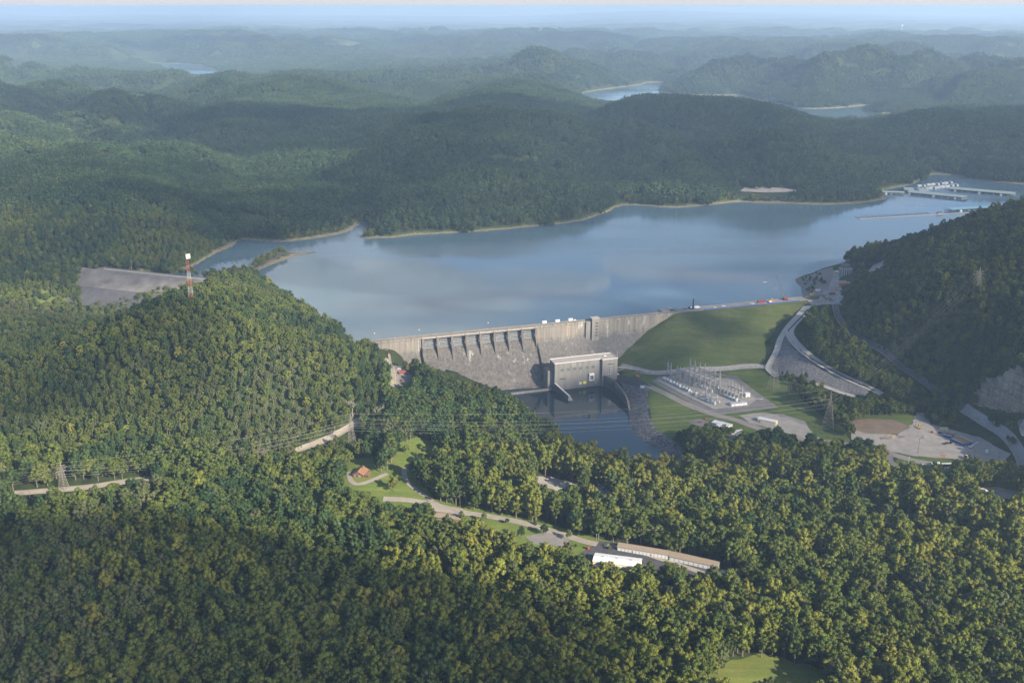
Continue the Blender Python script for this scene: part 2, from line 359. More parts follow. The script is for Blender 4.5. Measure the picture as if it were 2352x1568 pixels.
def rid(pts): return np.array([tuple(at(*p)[:2]) for p in pts])
RIDGES = [rid([(1370, 266, 64), (1440, 238, 112), (1560, 224, 138), (1700, 229, 138), (1800, 252, 116), (1900, 278, 98), (1960, 294, 64), (2020, 268, 92), (2100, 254, 112), (2200, 254, 116), (2352, 270, 116), (2500, 272, 110)]),
          rid([(785, 236, 108), (900, 234, 104), (1000, 243, 92), (1100, 209, 122), (1160, 204, 124), (1250, 223, 100), (1350, 250, 62)]), rid([(1120, 186, 108), (1190, 182, 124), (1260, 194, 104), (1330, 216, 66)]),
          rid([(330, 167, 100), (420, 158, 108), (530, 177, 70), (600, 172, 90), (700, 169, 110), (900, 177, 104), (1020, 187, 92)]), rid([(-300, 112, 170), (0, 112, 172), (130, 114, 172), (250, 126, 152), (300, 146, 104), (365, 162, 14)])]
def height(X, Y):
    X = np.asarray(X, float).ravel(); Y = np.asarray(Y, float).ravel(); out = np.empty_like(X)
    for i in range(0, len(X), 20000):
        x = X[i:i + 20000]; y = Y[i:i + 20000]
        P = np.stack([x, y, 0 * x], 1)
        z = kern(warp(P), WCP) @ _W[:_n] + _W[_n]
        far = sstep(5200, 11000, y) * sstep(40000, 30000, y)
        mid = sstep(1600, 2600, y) * sstep(9000, 5000, y)
        up = sstep(8, 50, z)
        z = z + far * (42 - 14 * sstep(12000, 18000, y)) * fbm(x / 2100, y / 2100 + 5, 4) + mid * up * 9 * fbm(x / 420, y / 420, 4) + up * sstep(900, 1000, y) * 5 * fbm(x / 110, y / 110, 3)
        dm = np.full(x.shape, 1e9)
        for rp in RIDGES: dm = np.minimum(dm, edist(x, y, rp, False))
        dome = np.abs(vnoise(x / 840 + 2.2, y / 840)) + .45 * np.abs(vnoise(x / 400, y / 400 + 7.7)) + .18 * np.abs(vnoise(x / 190 + 5, y / 190))
        z = z + sstep(6, 70, z) * (dome - .46) * (200 * sstep(1720, 2400, y)) * (.3 + .7 * sstep(8500, 5000, y)) * sstep(30000, 14000, y) * (.10 + .90 * sstep(180, 800, dm))
        # hollows and side valleys cut into the hills
        cut = lambda q, o: (1 - np.minimum(1, np.abs(vnoise(x / q + .35 * vnoise(x / q * 2 + o, y / q * 2), y / q + o)) * 2.2)) ** 1.5
        cv = np.maximum(cut(760, 3.3), .8 * cut(430, 8.7))
        z = z - cv * sstep(12, 90, z) * (78 * sstep(.0, 300, dm) * sstep(1750, 2300, y) * sstep(60000, 9000, y) + 26 * sstep(4500, 7000, y))
        z = np.where(y > 4200, np.maximum(z, 22), z)
        # shores
        dl = np.minimum(np.minimum(sdist(x, y, LAKE), sdist(x, y, ARM_L)), sdist(x, y, ARM_R))
        di = sdist(x, y, ISLE); dl = np.maximum(dl, -di)
        isle = di < 0
        land = dl > 0
        back = (y > 1640) | ((x > A_.x) & (((x - A_.x) * DN.x + (y - A_.y) * DN.y) < -8))
        slope = np.where(y > 4200, .32, .42)
        lo = np.minimum(np.minimum(.35 + .16 * dl, 2.4 + .05 * dl), 7)
        z = np.where(land & back, np.maximum(z, lo), z)
        z = np.where(land & (dl < 400), np.minimum(z, 1.0 + slope * dl + 0.0006 * dl * dl), z)
        dL = sdist(x, y, ARM_L); z = np.where((dL > 0) & (dL < 1900) & (y < 8000) & (y > 5250), np.minimum(z, 3 + .055 * dL), z)
        z = np.where(isle, .2 + np.minimum(2.6, -di * .14), z)
        z = np.where(~land, np.minimum(-.4 + .25 * dl, -.4), z); z = np.where(~land, np.maximum(z, -14), z)
        dr = sdist(x, y, RIVER)
        z = np.where(dr > 0, np.where(dr < 60, np.minimum(z, TAIL_Z + .5 + .55 * dr), z), TAIL_Z - .5 + np.maximum(.4 * dr, -5))
        z = np.where((dr > 0) & (y < 1175), np.maximum(z, TAIL_Z + np.minimum(.5 + .3 * dr, 3)), z)
        # the ground does not rise through the concrete or the embankment
        s = (x - A_.x) * AX.x + (y - A_.y) * AX.y; n_ = (x - A_.x) * DN.x + (y - A_.y) * DN.y
        s1 = (B_ - A_).length; s2 = (C_ - A_).length
        zone = (s > 8) & (s < s1 + 4) & (n_ > -2) & (n_ < 58)
        cap = np.where(n_ < 9, -6, -6 - (n_ - 9) / .75) - 4
        cap = np.where(s < 45, cap + (45 - s) * .8, cap)
        z = np.where(zone & (s > 8), np.minimum(z, np.maximum(cap, TAIL_Z - 1)), z)
        E = CREST_Z - np.maximum(np.abs(n_ + 3) - 11, 0) / 2.3
        sb = 620 - 1.64 * np.maximum(n_ - 8, 0)
        z = np.where((s > s1 - 10) & (s < sb) & (n_ > -10) & (n_ < 122), np.minimum(z, E - 2.5), z)
        z = np.where((s > sb) & (s < sb + 45) & (n_ > -12) & (n_ < 112), np.maximum(z, E - .8 - .02 * (s - sb)), z)
        out[i:i + 20000] = z
    return out

rows = [-300 + 40 * k for k in range(19)]
while rows[-1] < 1900: rows.append(rows[-1] + 6.5)
while rows[-1] < 46000: rows.append(rows[-1] * 1.0125)
rows = np.array(rows); NC = 420
rat = np.linspace(-.95, .95, NC)
GX = (rat[None, :] * (rows[:, None] + 250 + 450 * np.exp(-np.maximum(rows[:, None], 0) / 900))); GY = np.repeat(rows[:, None], NC, 1)
GZ = height(GX, GY).reshape(GX.shape)
def grid_mesh(name, X, Y, Z, mat):
    nr, nc = X.shape
    me = bpy.data.meshes.new(name)
    v = np.stack([X, Y, Z], -1).reshape(-1, 3)
    idx = np.arange(nr * nc).reshape(nr, nc)
    f = np.stack([idx[:-1, :-1], idx[:-1, 1:], idx[1:, 1:], idx[1:, :-1]], -1).reshape(-1, 4)
    me.vertices.add(len(v)); me.vertices.foreach_set('co', v.ravel())
    me.loops.add(f.size); me.loops.foreach_set('vertex_index', f.ravel())
    me.polygons.add(len(f)); me.polygons.foreach_set('loop_start', np.arange(len(f)) * 4)
    try: me.polygons.foreach_set('loop_total', np.full(len(f), 4))
    except Exception: pass
    me.update(calc_edges=True); me.polygons.foreach_set('use_smooth', [True] * len(f))
    if mat: me.materials.append(mat)
    return link(bpy.data.objects.new(name, me)), v, f

m, nt, b = nodes_of('forest_floor_and_shore')
pos = coords(nt)
n1 = noise(nt, .012, 6, .6, pos); n2 = noise(nt, .09, 4, .6, pos)
floor = ramp(nt, n2, [(.3, (.020, .030, .012)), (.7, (.050, .065, .024))])
canopy = ramp(nt, n2, [(.36, (.022, .036, .016)), (.64, (.060, .085, .030))])
fields = ramp(nt, noise(nt, .0011, 3, .5, pos), [(.62, (0, 0, 0)), (.68, (1, 1, 1))])
canopy = mixc(nt, fields, canopy, (.13, .16, .06))
sep = N(nt, 'ShaderNodeSeparateXYZ'); nt.links.new(pos, sep.inputs[0])
farm = mathn(nt, 'GREATER_THAN', sep.outputs['Y'], 8000)
base = mixc(nt, farm, floor, canopy)
rock = ramp(nt, noise(nt, .2, 5, .65, pos), [(.3, (.12, .10, .07)), (.7, (.26, .22, .165))])
zz = mathn(nt, 'ADD', sep.outputs['Z'], mathn(nt, 'MULTIPLY_ADD', n1, -4.0, mathn(nt, 'MULTIPLY_ADD', n2, -3.0, 2.2)))
band = ramp(nt, mathn(nt, 'MULTIPLY_ADD', zz, .1, .5), [(.38, (0, 0, 0)), (.41, (1, 1, 1)), (.555, (1, 1, 1)), (.60, (0, 0, 0))])
back = mathn(nt, 'GREATER_THAN', sep.outputs['Y'], 1440)
bandf = mathn(nt, 'MULTIPLY', band, back)
scrub = ramp(nt, n2, [(.35, (.055, .085, .025)), (.65, (.11, .13, .045))])
sb = ramp(nt, mathn(nt, 'MULTIPLY_ADD', zz, .1, .5), [(.58, (1, 1, 1)), (.9, (0, 0, 0))])
base = mixc(nt, mathn(nt, 'MULTIPLY', sb, back), base, scrub)
nt.links.new(mixc(nt, bandf, base, rock), b.inputs['Base Color'])
b.inputs['Roughness'].default_value = 1; b.inputs['Specular IOR Level'].default_value = .1
ter, TV, TF = grid_mesh('terrain', GX, GY, GZ, m)
tag(ter, kind='structure')
BV = BVHTree.FromPolygons([tuple(p) for p in TV], [tuple(q) for q in TF])
EYE = Vector((0, 0, CAM_Z))
def ground(x, y):
    h = BV.ray_cast(Vector((x, y, 2000)), Vector((0, 0, -1)))
    return h[0].z if h[0] else 0.0
def hit(px, py):
    h = BV.ray_cast(EYE, sight(px, py).normalized())
    return h[0] if h[0] else at(px, py, 0)
def gz(x, y): return np.array([ground(a, c) for a, c in zip(x, y)])

# ------------------------------------------------------------------ water
def water(name, poly, z, mat, grow=0.0, keep=()):
    P = np.array(poly); n = len(P)
    a = sum(P[i][0] * P[(i + 1) % n][1] - P[(i + 1) % n][0] * P[i][1] for i in range(n))
    if a < 0: P = P[::-1]
    e = np.roll(P, -1, 0) - np.roll(P, 1, 0); nn = np.stack([e[:, 1], -e[:, 0]], 1); nn /= np.maximum(np.linalg.norm(nn, axis=1, keepdims=True), 1e-6)
    Q = P + nn * grow
    for k in range(n):
        if any(abs(P[k][0] - q[0]) + abs(P[k][1] - q[1]) < 3 for q in keep): Q[k] = P[k]
    r = delaunay_2d_cdt([Vector(p) for p in Q], [], [list(range(n))], 1, 1e-4)
    me = bpy.data.meshes.new(name)
    me.from_pydata([(p.x, p.y, z) for p in r[0]], [], [tuple(f) for f in r[2]]); me.update()
    if me.polygons and me.polygons[0].normal.z < 0: me.flip_normals()
    me.materials.append(mat)
    o = link(bpy.data.objects.new(name, me)); tag(o, kind='structure'); return o
def water_mat(name, col, r0, r1, bump, sc):
    m, nt, b = nodes_of(name)
    pos = coords(nt)
    nl = noise(nt, .0022, 3, .5, coords(nt, (.5, 1.6, 1)))
    b.inputs['Base Color'].default_value = (*col, 1)
    mr = N(nt, 'ShaderNodeMapRange'); nt.links.new(nl, mr.inputs['Value'])
    mr.inputs['From Min'].default_value = .4; mr.inputs['From Max'].default_value = .6
    mr.inputs['To Min'].default_value = r0; mr.inputs['To Max'].default_value = r1
    nt.links.new(mr.outputs[0], b.inputs['Roughness'])
    b.inputs['IOR'].default_value = 1.33; b.inputs['Specular IOR Level'].default_value = .5
    bp = N(nt, 'ShaderNodeBump'); bp.inputs['Strength'].default_value = bump; bp.inputs['Distance'].default_value = .4
    nt.links.new(noise(nt, sc, 3, .6, coords(nt, (.6, 1.3, 1))), bp.inputs['Height']); nt.links.new(bp.outputs[0], b.inputs['Normal'])
    return m
M['lake'] = water_mat('lake_water', (.07, .122, .155), .03, .22, .10, .12)
M['river'] = water_mat('river_water', (.012, .026, .040), .02, .05, .04, .25)
keep = [(u1.x, u1.y), (u2.x, u2.y), (u3.x, u3.y)]
water('lake', LAKE, 0, M['lake'], 6, keep)
water('lake_arm_water', ARM_R, 0, M['lake'], 14)
water('distant_lake_water', ARM_L, 0, M['lake'], 14)
water('river', RIVER, TAIL_Z, M['river'], 5)
# ------------------------------------------------------------------ the dam
def concrete(name, c_lo, c_hi, zsplit, streak=.5, white=.5, rust=True):
    m, nt, b = nodes_of(name)
    pos = coords(nt)
    big = noise(nt, .05, 5, .6, pos); fine = noise(nt, .6, 4, .6, pos)
    st = noise(nt, 1.0, 4, .65, coords(nt, (.45, .45, .012))); st2 = noise(nt, 1.0, 3, .6, coords(nt, (.14, .14, .012)))
    sep = N(nt, 'ShaderNodeSeparateXYZ'); nt.links.new(pos, sep.inputs[0])
    zz = mathn(nt, 'ADD', sep.outputs['Z'], mathn(nt, 'MULTIPLY_ADD', st2, 16, -8))
    k = mathn(nt, 'MULTIPLY_ADD', mathn(nt, 'SUBTRACT', zz, zsplit), .16, .5, clamp=True)
    c = mixc(nt, k, c_lo, c_hi)
    c = mixc(nt, streak, c, ramp(nt, st, [(.32, (.45, .44, .44)), (.62, (1.12, 1.08, 1.02))]), 'MULTIPLY')
    c = mixc(nt, .4, c, ramp(nt, big, [(.3, (.68, .69, .72)), (.7, (1.2, 1.14, 1.06))]), 'MULTIPLY')
    c = mixc(nt, .25, c, ramp(nt, fine, [(.3, (.7, .7, .7)), (.7, (1.25, 1.25, 1.25))]), 'MULTIPLY')
    lift = N(nt, 'ShaderNodeTexWave'); lift.wave_type = 'BANDS'; lift.bands_direction = 'Z'; lift.inputs['Scale'].default_value = .21; lift.inputs['Distortion'].default_value = .6; lift.inputs['Detail'].default_value = 2; lift.inputs['Detail Scale'].default_value = .4
    nt.links.new(pos, lift.inputs['Vector'])
    c = mixc(nt, .35, c, ramp(nt, lift.outputs['Fac'], [(.0, (.6, .6, .6)), (.09, (1, 1, 1))]), 'MULTIPLY')
    if white:
        wn = noise(nt, 1.0, 5, .7, coords(nt, (.10, .10, .035)))
        wf = ramp(nt, wn, [(.60, (0, 0, 0)), (.68, (white,) * 3)])
        rn = noise(nt, 1.0, 4, .6, coords(nt, (.05, .05, .05)))
        rf = ramp(nt, rn, [(.58, (0, 0, 0)), (.72, (.22,) * 3)])
        if rust: c = mixc(nt, rf, c, (.36, .24, .14))
        c = mixc(nt, wf, c, (.66, .63, .58))
    nt.links.new(c, b.inputs['Base Color']); b.inputs['Roughness'].default_value = .92; b.inputs['Specular IOR Level'].default_value = .2
    return m
M['dam'] = concrete('weathered_dam_concrete', (.165, .16, .155), (.29, .27, .24), -4, .7, .5)
M['chute'] = concrete('spillway_concrete', (.145, .14, .135), (.17, .163, .155), -10, .95, .4, False)
M['ph'] = concrete('powerhouse_concrete', (.235, .23, .22), (.255, .247, .233), -20, .45, .22)
M['pier'] = concrete('pier_concrete', (.15, .145, .135), (.19, .18, .165), 0, .6, .12)
M['window_grey'] = plain('dusty_window', (.11, .115, .12), .5, var=.15)
M['deck'] = plain('deck_concrete', (.36, .33, .29), .9, var=.2, scale=.3)
M['ph_roof'] = plain('powerhouse_roof', (.40, .36, .33), .9, var=.12, scale=.12)
M['gate'] = plain('gate_steel', (.075, .085, .095), .6, .1, var=.3, scale=.5); M['gate_rib'] = plain('gate_rib_steel', (.36, .37, .37), .55, .2, var=.2)
M['trim'] = plain('pale_trim', (.62, .59, .53), .8, var=.1)
M['wall_dark'] = concrete('dark_wall_concrete', (.10, .105, .11), (.20, .195, .185), -43, .7, .1)  # dark concrete, darker towards the foot

s1 = (B_ - A_).length; s2 = (C_ - A_).length
DRZ = math.atan2(AX.y, AX.x)
DAM0 = Vector((A_.x, A_.y, 0))
def W(s, n, z=0.0): return Vector((A_.x + AX.x * s + DN.x * n, A_.y + AX.y * s + DN.y * n, z))
def profile(mb, pts, sa, sb_):
    """closed (n, z) outline swept along the dam from sa to sb_ (local: x = s, y = -n)"""
    mb.loft([[(s_, -n, z) for n, z in pts] for s_ in (sb_, sa)]); return mb
S0, S1 = 67.5, 216.2
dam = thing('concrete_dam', 'long grey concrete gravity dam with a gated spillway between two hills', 'dam', DAM0, DRZ)
prof = [(-1, 14), (8, 14), (8, 12.6), (7.4, 12.0), (7.4, -5), (45, -55.2), (-1, -56)]
mb = MB(); profile(mb, prof, -46, S0 - 1.5); mb.build('abutment_wall', M['dam'], dam)
mb = MB(); profile(mb, prof, S1 + 1.5, s1 + 8); mb.build('intake_wall', M['dam'], dam)
ch = [(-1, -3.5), (.5, -1.6), (2.5, -1), (5, -1.6), (8, -3.6), (11, -7), (14, -11), (42.5, -49), (46, -51.6), (50, -53), (58, -53.4), (58, -57), (-1, -57)]
mb = MB(); profile(mb, ch, S0 - 1.4, S1 + 1.4); mb.build('spillway_chute', M['chute'], dam)
mb = MB(); profile(mb, [(58.02, -57), (58.02, -53.5), (62, -53.5), (62, -50.2), (66, -49.8), (66, -57)], S0 + 30, 219.5); sill = mb.build('end_sill', M['ph'], dam)
PS = [S0 + (S1 - S0) * k / 8 for k in range(9)]
for k, s_ in enumerate(PS):
    mb = MB()
    end = k in (0, 8)
    pts = [(-3, 12.1), (9.2, 12.1), (9.2, 3.2), (12.5, -1.2), (13.2, -4), (17.5, -15.3), (13, -10), (8, -4), (2, -1.3), (-3, -3.5)]
    profile(mb, pts, s_ - 1.5, s_ + 1.5); mb.box((s_, -3.2, 12.12), (3.4, 12.2, .9))
    mb.build('pier', M['pier'], dam)
# training walls down both sides of the chute
for s_ in (S0 - 1.2, S1 + 1.2):
    mb = MB(); profile(mb, [(9, 3), (12.5, -3), (45.5, -46), (60, -48.5), (60, -55), (46, -55), (42, -50.5), (13, -12)], s_ - .9, s_ + .9); mb.build('training_wall', M['pier'], dam)
mb = MB(); mb.box(((S0 + S1) / 2, -3.6, 13.04), (S1 - S0 + 5, 9.2, .98))
for s_ in PS[:-1]: mb.box((s_ + 9.3, -7.9, 12.2), (15.4, .5, .84)); mb.box((s_ + 9.3, .2, 12.2), (15.4, .5, .84))
mb.build('bridge_deck', M['deck'], dam)
for nm, y in (('parapet', -7.75), ('parapet', .75)):
    mb = MB(); mb.box(((s1 + 8 - 46) / 2, y, 14.03), (s1 + 54, .38, 1.05))
    for k in range(int((s1 + 44) / 9.15)):
        mb.box((-40 + 9.15 * k, y, 14.03), (1.0, .62, 1.35))
    mb.build(nm, M['dam'], dam)
for x_, d_ in [(S1 + 8 + 18 * k, 2.2) for k in range(int((s1 - S1) / 18))] + [(s_, 1.6) for s_ in PS]:
    MB().box((x_, -8.3, 12.6), (d_, .9, 2.6)).build('parapet_bracket', M['deck'], dam)
for k, (sa, sb_) in enumerate(zip(PS[:-1], PS[1:])):
    c = (sa + sb_) / 2; g = MB(); wd = 15.4
    arc = [(4.6 - 2.4 * math.sin(t * 1.3), -1.0 + 11.2 * t) for t in [i / 6 for i in range(7)]]
    g.loft([[(c + x, -n, z) for n, z in arc] + [(c + x, -n + .3, z) for n, z in arc[::-1]] for x in (wd / 2, -wd / 2)])
    gr_ = g.build('gate', M['gate'], dam); g = MB()
    for t in range(7): g.box((c, -arc[t][0] - .35, arc[t][1] - .2), (wd, .5, .3 if t not in (0, 3, 6) else .6))
    for i in range(13): g.path([(c - wd / 2 + wd * i / 12, -n - .3, z) for n, z in arc], .24)
    for x in (-wd / 2 + .7, wd / 2 - .7):
        g.bar((c + x, -4.4, 1), (c + x, -9, 3.4), .6); g.bar((c + x, -3.2, 8), (c + x, -9, 3.6), .5)
    g.build('girders', M['gate_rib'], gr_)
tw = MB(); tw.prism([(292.6, -4), (303, -4), (303, -12), (292.6, -12)], -12, 18.6)
tw.prism([(285, -6.5), (291, -6.5), (291, -10), (285, -10)], -8.5, 14.6)
tower = tw.build('elevator_tower', M['ph'], dam)
MB().prism([(292.2, -3.6), (303.4, -3.6), (303.4, -12.4), (292.2, -12.4)], 18.62, 19.3).build('roof', M['ph_roof'], tower)
for z in (11.6, 7.4, 3.1, -1.1, -5.2):
    wn = MB()
    for dx in (-1.2, 0, 1.2): wn.box((299 + dx, -12.02, z), (1.0, .12, 1.7))
    wn.build('window', M['glass'], tower)
# hoist houses on the crest
for i, s_ in enumerate((231.4, 249.5, 267.7)):
    h = thing('hoist_house', ('leftmost', 'middle', 'rightmost')[i] + ' of three pale hoist houses on the dam crest', 'hoist house', W(s_, -2.6, 14.05), DRZ, 'hoist houses on the crest')
    b_ = MB().box((0, 0, 0), (5.8, 3.2, 3.1)).build('wall', M['white_paint'], h)
    MB().loft([[(-3.1, -1.8, 3.12), (-3.1, 1.8, 3.12), (-3.1, 0, 3.9)], [(3.1, -1.8, 3.12), (3.1, 1.8, 3.12), (3.1, 0, 3.9)]]).build('roof', M['white_roof'], h)
    MB().box((0, -1.62, 0), (1.2, .1, 2.1)).build('door', M['galv'], h)
h = thing('valve_box', 'small pale valve box on the crest right of the hoist houses', 'equipment box', W(273.8, -2.6, 14.05), DRZ)
MB().box((0, 0, 0), (3, 2, 1.6)).build('wall', M['white_paint'], h); MB().box((0, 0, 1.62), (3.3, 2.3, .2)).build('lid', M['galv'], h)

# powerhouse
ph = thing('powerhouse', 'grey concrete powerhouse with a flat roof at the foot of the dam', 'powerhouse', DAM0, DRZ)
mb = MB(); mb.prism([(220, -51), (303, -51), (303, -73), (282.5, -73), (282.5, -69), (220, -69)], -57, -16.5); mb.build('wall', M['ph'], ph)
rf = MB(); rf.prism([(220.6, -51.6), (302.4, -51.6), (302.4, -72.4), (283.1, -72.4), (283.1, -68.4), (220.6, -68.4)], -16.52, -16.2); rf = rf.build('roof', M['ph_roof'], ph)
pr = MB()
ol = [(219.8, -50.8), (303.2, -50.8), (303.2, -73.2), (282.3, -73.2), (282.3, -69.2), (219.8, -69.2)]
for a, c in zip(ol, ol[1:] + ol[:1]):
    d = Vector((c[0] - a[0], c[1] - a[1])); pr.box(((a[0] + c[0]) / 2, (a[1] + c[1]) / 2, -16.6), (d.length + .35, .4, 1.0), math.atan2(d.y, d.x))
pr.build('coping', M['trim'], rf)
MB().box((291, -60, -16.2), (4, 3, .8)).build('vent_hood', M['trim'], rf)
for i in range(6): MB().box((229.8 + i * 8.35, -69.03, -27.4), (4.2, .14, 3.4)).build('window', M['window_grey'], ph)
MB().box((231, -69.05, -37.8), (7.2, .18, 1.1)).build('louvre', M['dark'], ph)
MB().box((254.8, -69.05, -47.2), (3.2, .12, 3)).build('panel', M['trim'], ph)
MB().box((260.6, -69.08, -47.3), (4.2, .16, 3.4)).build('sign', M['yellow_sign'], ph)
kp = MB(); kp.box((269.2, -70.4, -36.2), (6.6, 2.6, 2.4)); [kp.box((269.2 + x, -71.2, -42.6), (.8, .8, 6.4)) for x in (-2.8, 2.8)]; kp.box((269.2, -70.4, -43.2), (6.4, 2.7, .6))
kp.build('hoist_frame', M['white_paint'], ph)
dr = MB().box((294, -73.05, -36.9), (5.6, .16, 11.6)).build('door', M['galv'], ph)
for i in range(5): MB().box((292.6, -73.16, -35.6 + i * 2.1), (2.0, .12, 1.3)).build('pane', M['glass'], dr)
MB().box((295.6, -73.15, -36.8), (1.9, .1, 11.2)).build('leaf', M['blue_form'], dr).data.materials[0] = M['weathered']
# raised letters over the door
def text_mesh(txt, size):
    cu = bpy.data.curves.new('lettering', 'FONT'); cu.body = txt; cu.size = size; cu.extrude = .05; cu.align_x = 'CENTER'
    o = bpy.data.objects.new('lettering', cu); COL.objects.link(o)
    me = bpy.data.meshes.new_from_object(o.evaluated_get(bpy.context.evaluated_depsgraph_get())); bpy.data.objects.remove(o); return me
me = text_mesh('CENTER HILL', 1.75); me.materials.clear(); me.materials.append(M['dark'])
lt = link(bpy.data.objects.new('lettering', me), ph); lt.location = (294, -73.12, -23.6); lt.rotation_euler = (math.pi / 2, 0, 0)
MB().prism([(213.5, -45.5), (219.9, -45.5), (219.9, -62), (213.5, -62)], -57, -27.5).build('wing_block', M['ph'], ph)
MB().box((219.0, -64, -57), (1.9, 10, 11)).build('wing_wall', M['wall_dark'], ph)
MB().bar((302.6, -72.6, -16), (302.6, -72.6, -7), .25).build('mast', M['galv'], ph)

tw_ = thing('tailrace_wall', 'tapering concrete wall running into the dark tailwater beside the powerhouse', 'wall', DAM0, DRZ)
mb = MB(); mb.loft([[(219.2, -68.9, -57), (222, -68.9, -57), (221.6, -68.9, -42), (219.8, -68.9, -42)], [(224, -104, -57), (228.4, -104, -57), (227.4, -104, -47), (225.4, -104, -47)]]); mb.build('wall', M['wall_dark'], tw_)
mb = MB(); mb.loft([[(223.6, -104.05, -57), (229, -104.05, -57), (227.8, -104.05, -46.7), (225, -104.05, -46.7)], [(223.2, -108, -57), (231, -108, -57), (230, -107, -52), (224, -107, -52)]]); mb.build('buttress', M['ph'], tw_)
mb = MB(); mb.loft([[(219.6, -69, -41.95), (221.8, -69, -41.95), (221.8, -69, -41.6), (219.6, -69, -41.6)], [(225.2, -104, -46.95), (227.6, -104, -46.95), (227.6, -104, -46.6), (225.2, -104, -46.6)]]); mb.build('coping', M['trim'], tw_)

rw = thing('retaining_wall', 'curved dark concrete retaining wall along the tailrace parking lot', 'wall', DAM0, DRZ)
rpts = [(284.6, 73.2, -38), (288.3, 83, -38), (289.3, 98, -38.3), (288, 118.5, -39.6), (285.3, 141, -42.5), (278, 166, -47)]
def crv(pts, n=6):
    out = []
    for i in range(len(pts) - 1):
        p0, p1, p2, p3 = [np.array(pts[max(0, min(len(pts) - 1, j))], float) for j in (i - 1, i, i + 1, i + 2)]
        for k in range(n):
            t = k / n; out.append(tuple(.5 * (2 * p1 + (p2 - p0) * t + (2 * p0 - 5 * p1 + 4 * p2 - p3) * t * t + (3 * p1 - p0 - 3 * p2 + p3) * t ** 3)))
    out.append(tuple(pts[-1])); return out
rc = crv(rpts)
mb = MB(); mb.loft([[(s_ - .2, -n, -57), (s_ + 1.4, -n, -57), (s_ + 1.4, -n, z), (s_ - .1, -n, z)] for s_, n, z in rc]); mb.build('wall', M['wall_dark'], rw)
mb = MB(); mb.loft([[(s_ - .4, -n, z + .02), (s_ + 1.6, -n, z + .02), (s_ + 1.6, -n, z + .5), (s_ - .4, -n, z + .5)] for s_, n, z in rc]); mb.build('coping', M['pier'], rw)
tr_ = thing('toe_wall', 'low grey wall between the powerhouse yard and the grass embankment', 'wall', DAM0, DRZ)
mb = MB()
tl = crv([(304, 56, -33.5), (318, 66, -33.8), (333, 78, -34.6), (350, 86, -36)])
mb.loft([[(s_, -n, -44), (s_ + .9, -n, -44), (s_ + .9, -n, z), (s_, -n, z)] for s_, n, z in tl]); mb.build('wall', M['pier'], tr_)
mb = MB(); mb.loft([[(s_ - .2, -n, z + .02), (s_ + 1.1, -n, z + .02), (s_ + 1.1, -n, z + .3), (s_ - .2, -n, z + .3)] for s_, n, z in tl]); mb.build('coping', M['trim'], tr_)

# the grassed earth embankment
def grass(name, lo, hi, dry, sc=.02, dryness=.5):
    m, nt, b = nodes_of(name)
    pos = coords(nt)
    a = noise(nt, sc, 5, .6, pos); f = noise(nt, .5, 4, .7, pos)
    c = ramp(nt, a, [(.3, lo), (.7, hi)]); d = ramp(nt, noise(nt, sc * 2.3, 4, .6, pos), [(.5, (0, 0, 0)), (.72, (dryness,) * 3)])
    c = mixc(nt, d, c, dry)
    sv = nt.nodes.new('ShaderNodeMapping'); sv.inputs['Rotation'].default_value = (0, 0, -.31); sv.inputs['Scale'].default_value = (.012, .16, .16); nt.links.new(pos, sv.inputs['Vector'])
    c = mixc(nt, .55, c, ramp(nt, noise(nt, 1.0, 4, .6, sv.outputs['Vector']), [(.35, (.68, .74, .7)), (.65, (1.22, 1.14, 1.1))]), 'MULTIPLY')
    c = mixc(nt, .4, c, ramp(nt, f, [(.3, (.6, .6, .6)), (.7, (1.3, 1.3, 1.3))]), 'MULTIPLY')
    nt.links.new(c, b.inputs['Base Color']); b.inputs['Roughness'].default_value = 1; b.inputs['Specular IOR Level'].default_value = .1
    return m
M['bank_grass'] = grass('embankment_grass', (.075, .102, .034), (.105, .128, .044), (.155, .138, .066), .03, .55)
M['lawn'] = grass('mown_lawn', (.085, .125, .028), (.125, .160, .036), (.19, .18, .06), .03, .5)
M['valley_grass'] = grass('valley_grass', (.070, .105, .028), (.10, .132, .036), (.18, .165, .075), .025, .55)
M['meadow'] = grass('meadow_grass', (.10, .135, .030), (.15, .175, .042), (.20, .17, .06), .03, .5)
def riprap(name, lo, hi, sc=.55):
    m, nt, b = nodes_of(name)
    vo = N(nt, 'ShaderNodeTexVoronoi'); vo.inputs['Scale'].default_value = sc; nt.links.new(coords(nt), vo.inputs['Vector'])
    c = ramp(nt, N(nt, 'ShaderNodeSeparateColor') and vo.outputs['Color'], [(.2, lo), (.8, hi)])
    c = mixc(nt, .5, c, ramp(nt, noise(nt, .05, 4), [(.3, (.72, .72, .74)), (.7, (1.25, 1.2, 1.15))]), 'MULTIPLY')
    bp = N(nt, 'ShaderNodeBump'); bp.inputs['Strength'].default_value = .8; bp.inputs['Distance'].default_value = .8
    nt.links.new(vo.outputs['Distance'], bp.inputs['Height']); nt.links.new(bp.outputs[0], b.inputs['Normal'])
    nt.links.new(c, b.inputs['Base Color']); b.inputs['Roughness'].default_value = 1; return m
M['riprap'] = riprap('grey_riprap', (.105, .102, .104), (.19, .183, .18))
M['dark_riprap'] = riprap('dark_riprap', (.055, .055, .06), (.17, .165, .165))
M['pale_rubble'] = riprap('pale_rubble', (.22, .20, .175), (.46, .42, .36), .4)
M['pale_rubble2'] = plain('weathered_rockfill', (.14, .131, .124), .95, var=.4, scale=.06); M['saddle_low'] = plain('dark_rockfill', (.075, .075, .08), .95, var=.25, scale=.1)
ss = np.arange(s1 - 108, s2 + 34, 4.0); nn_ = np.arange(-36, 134, 4.0)
SS, NN = np.meshgrid(ss, nn_)
dn_ = np.maximum(np.abs(NN + 3) - 11, 0)
E1 = CREST_Z - dn_ / 2.3
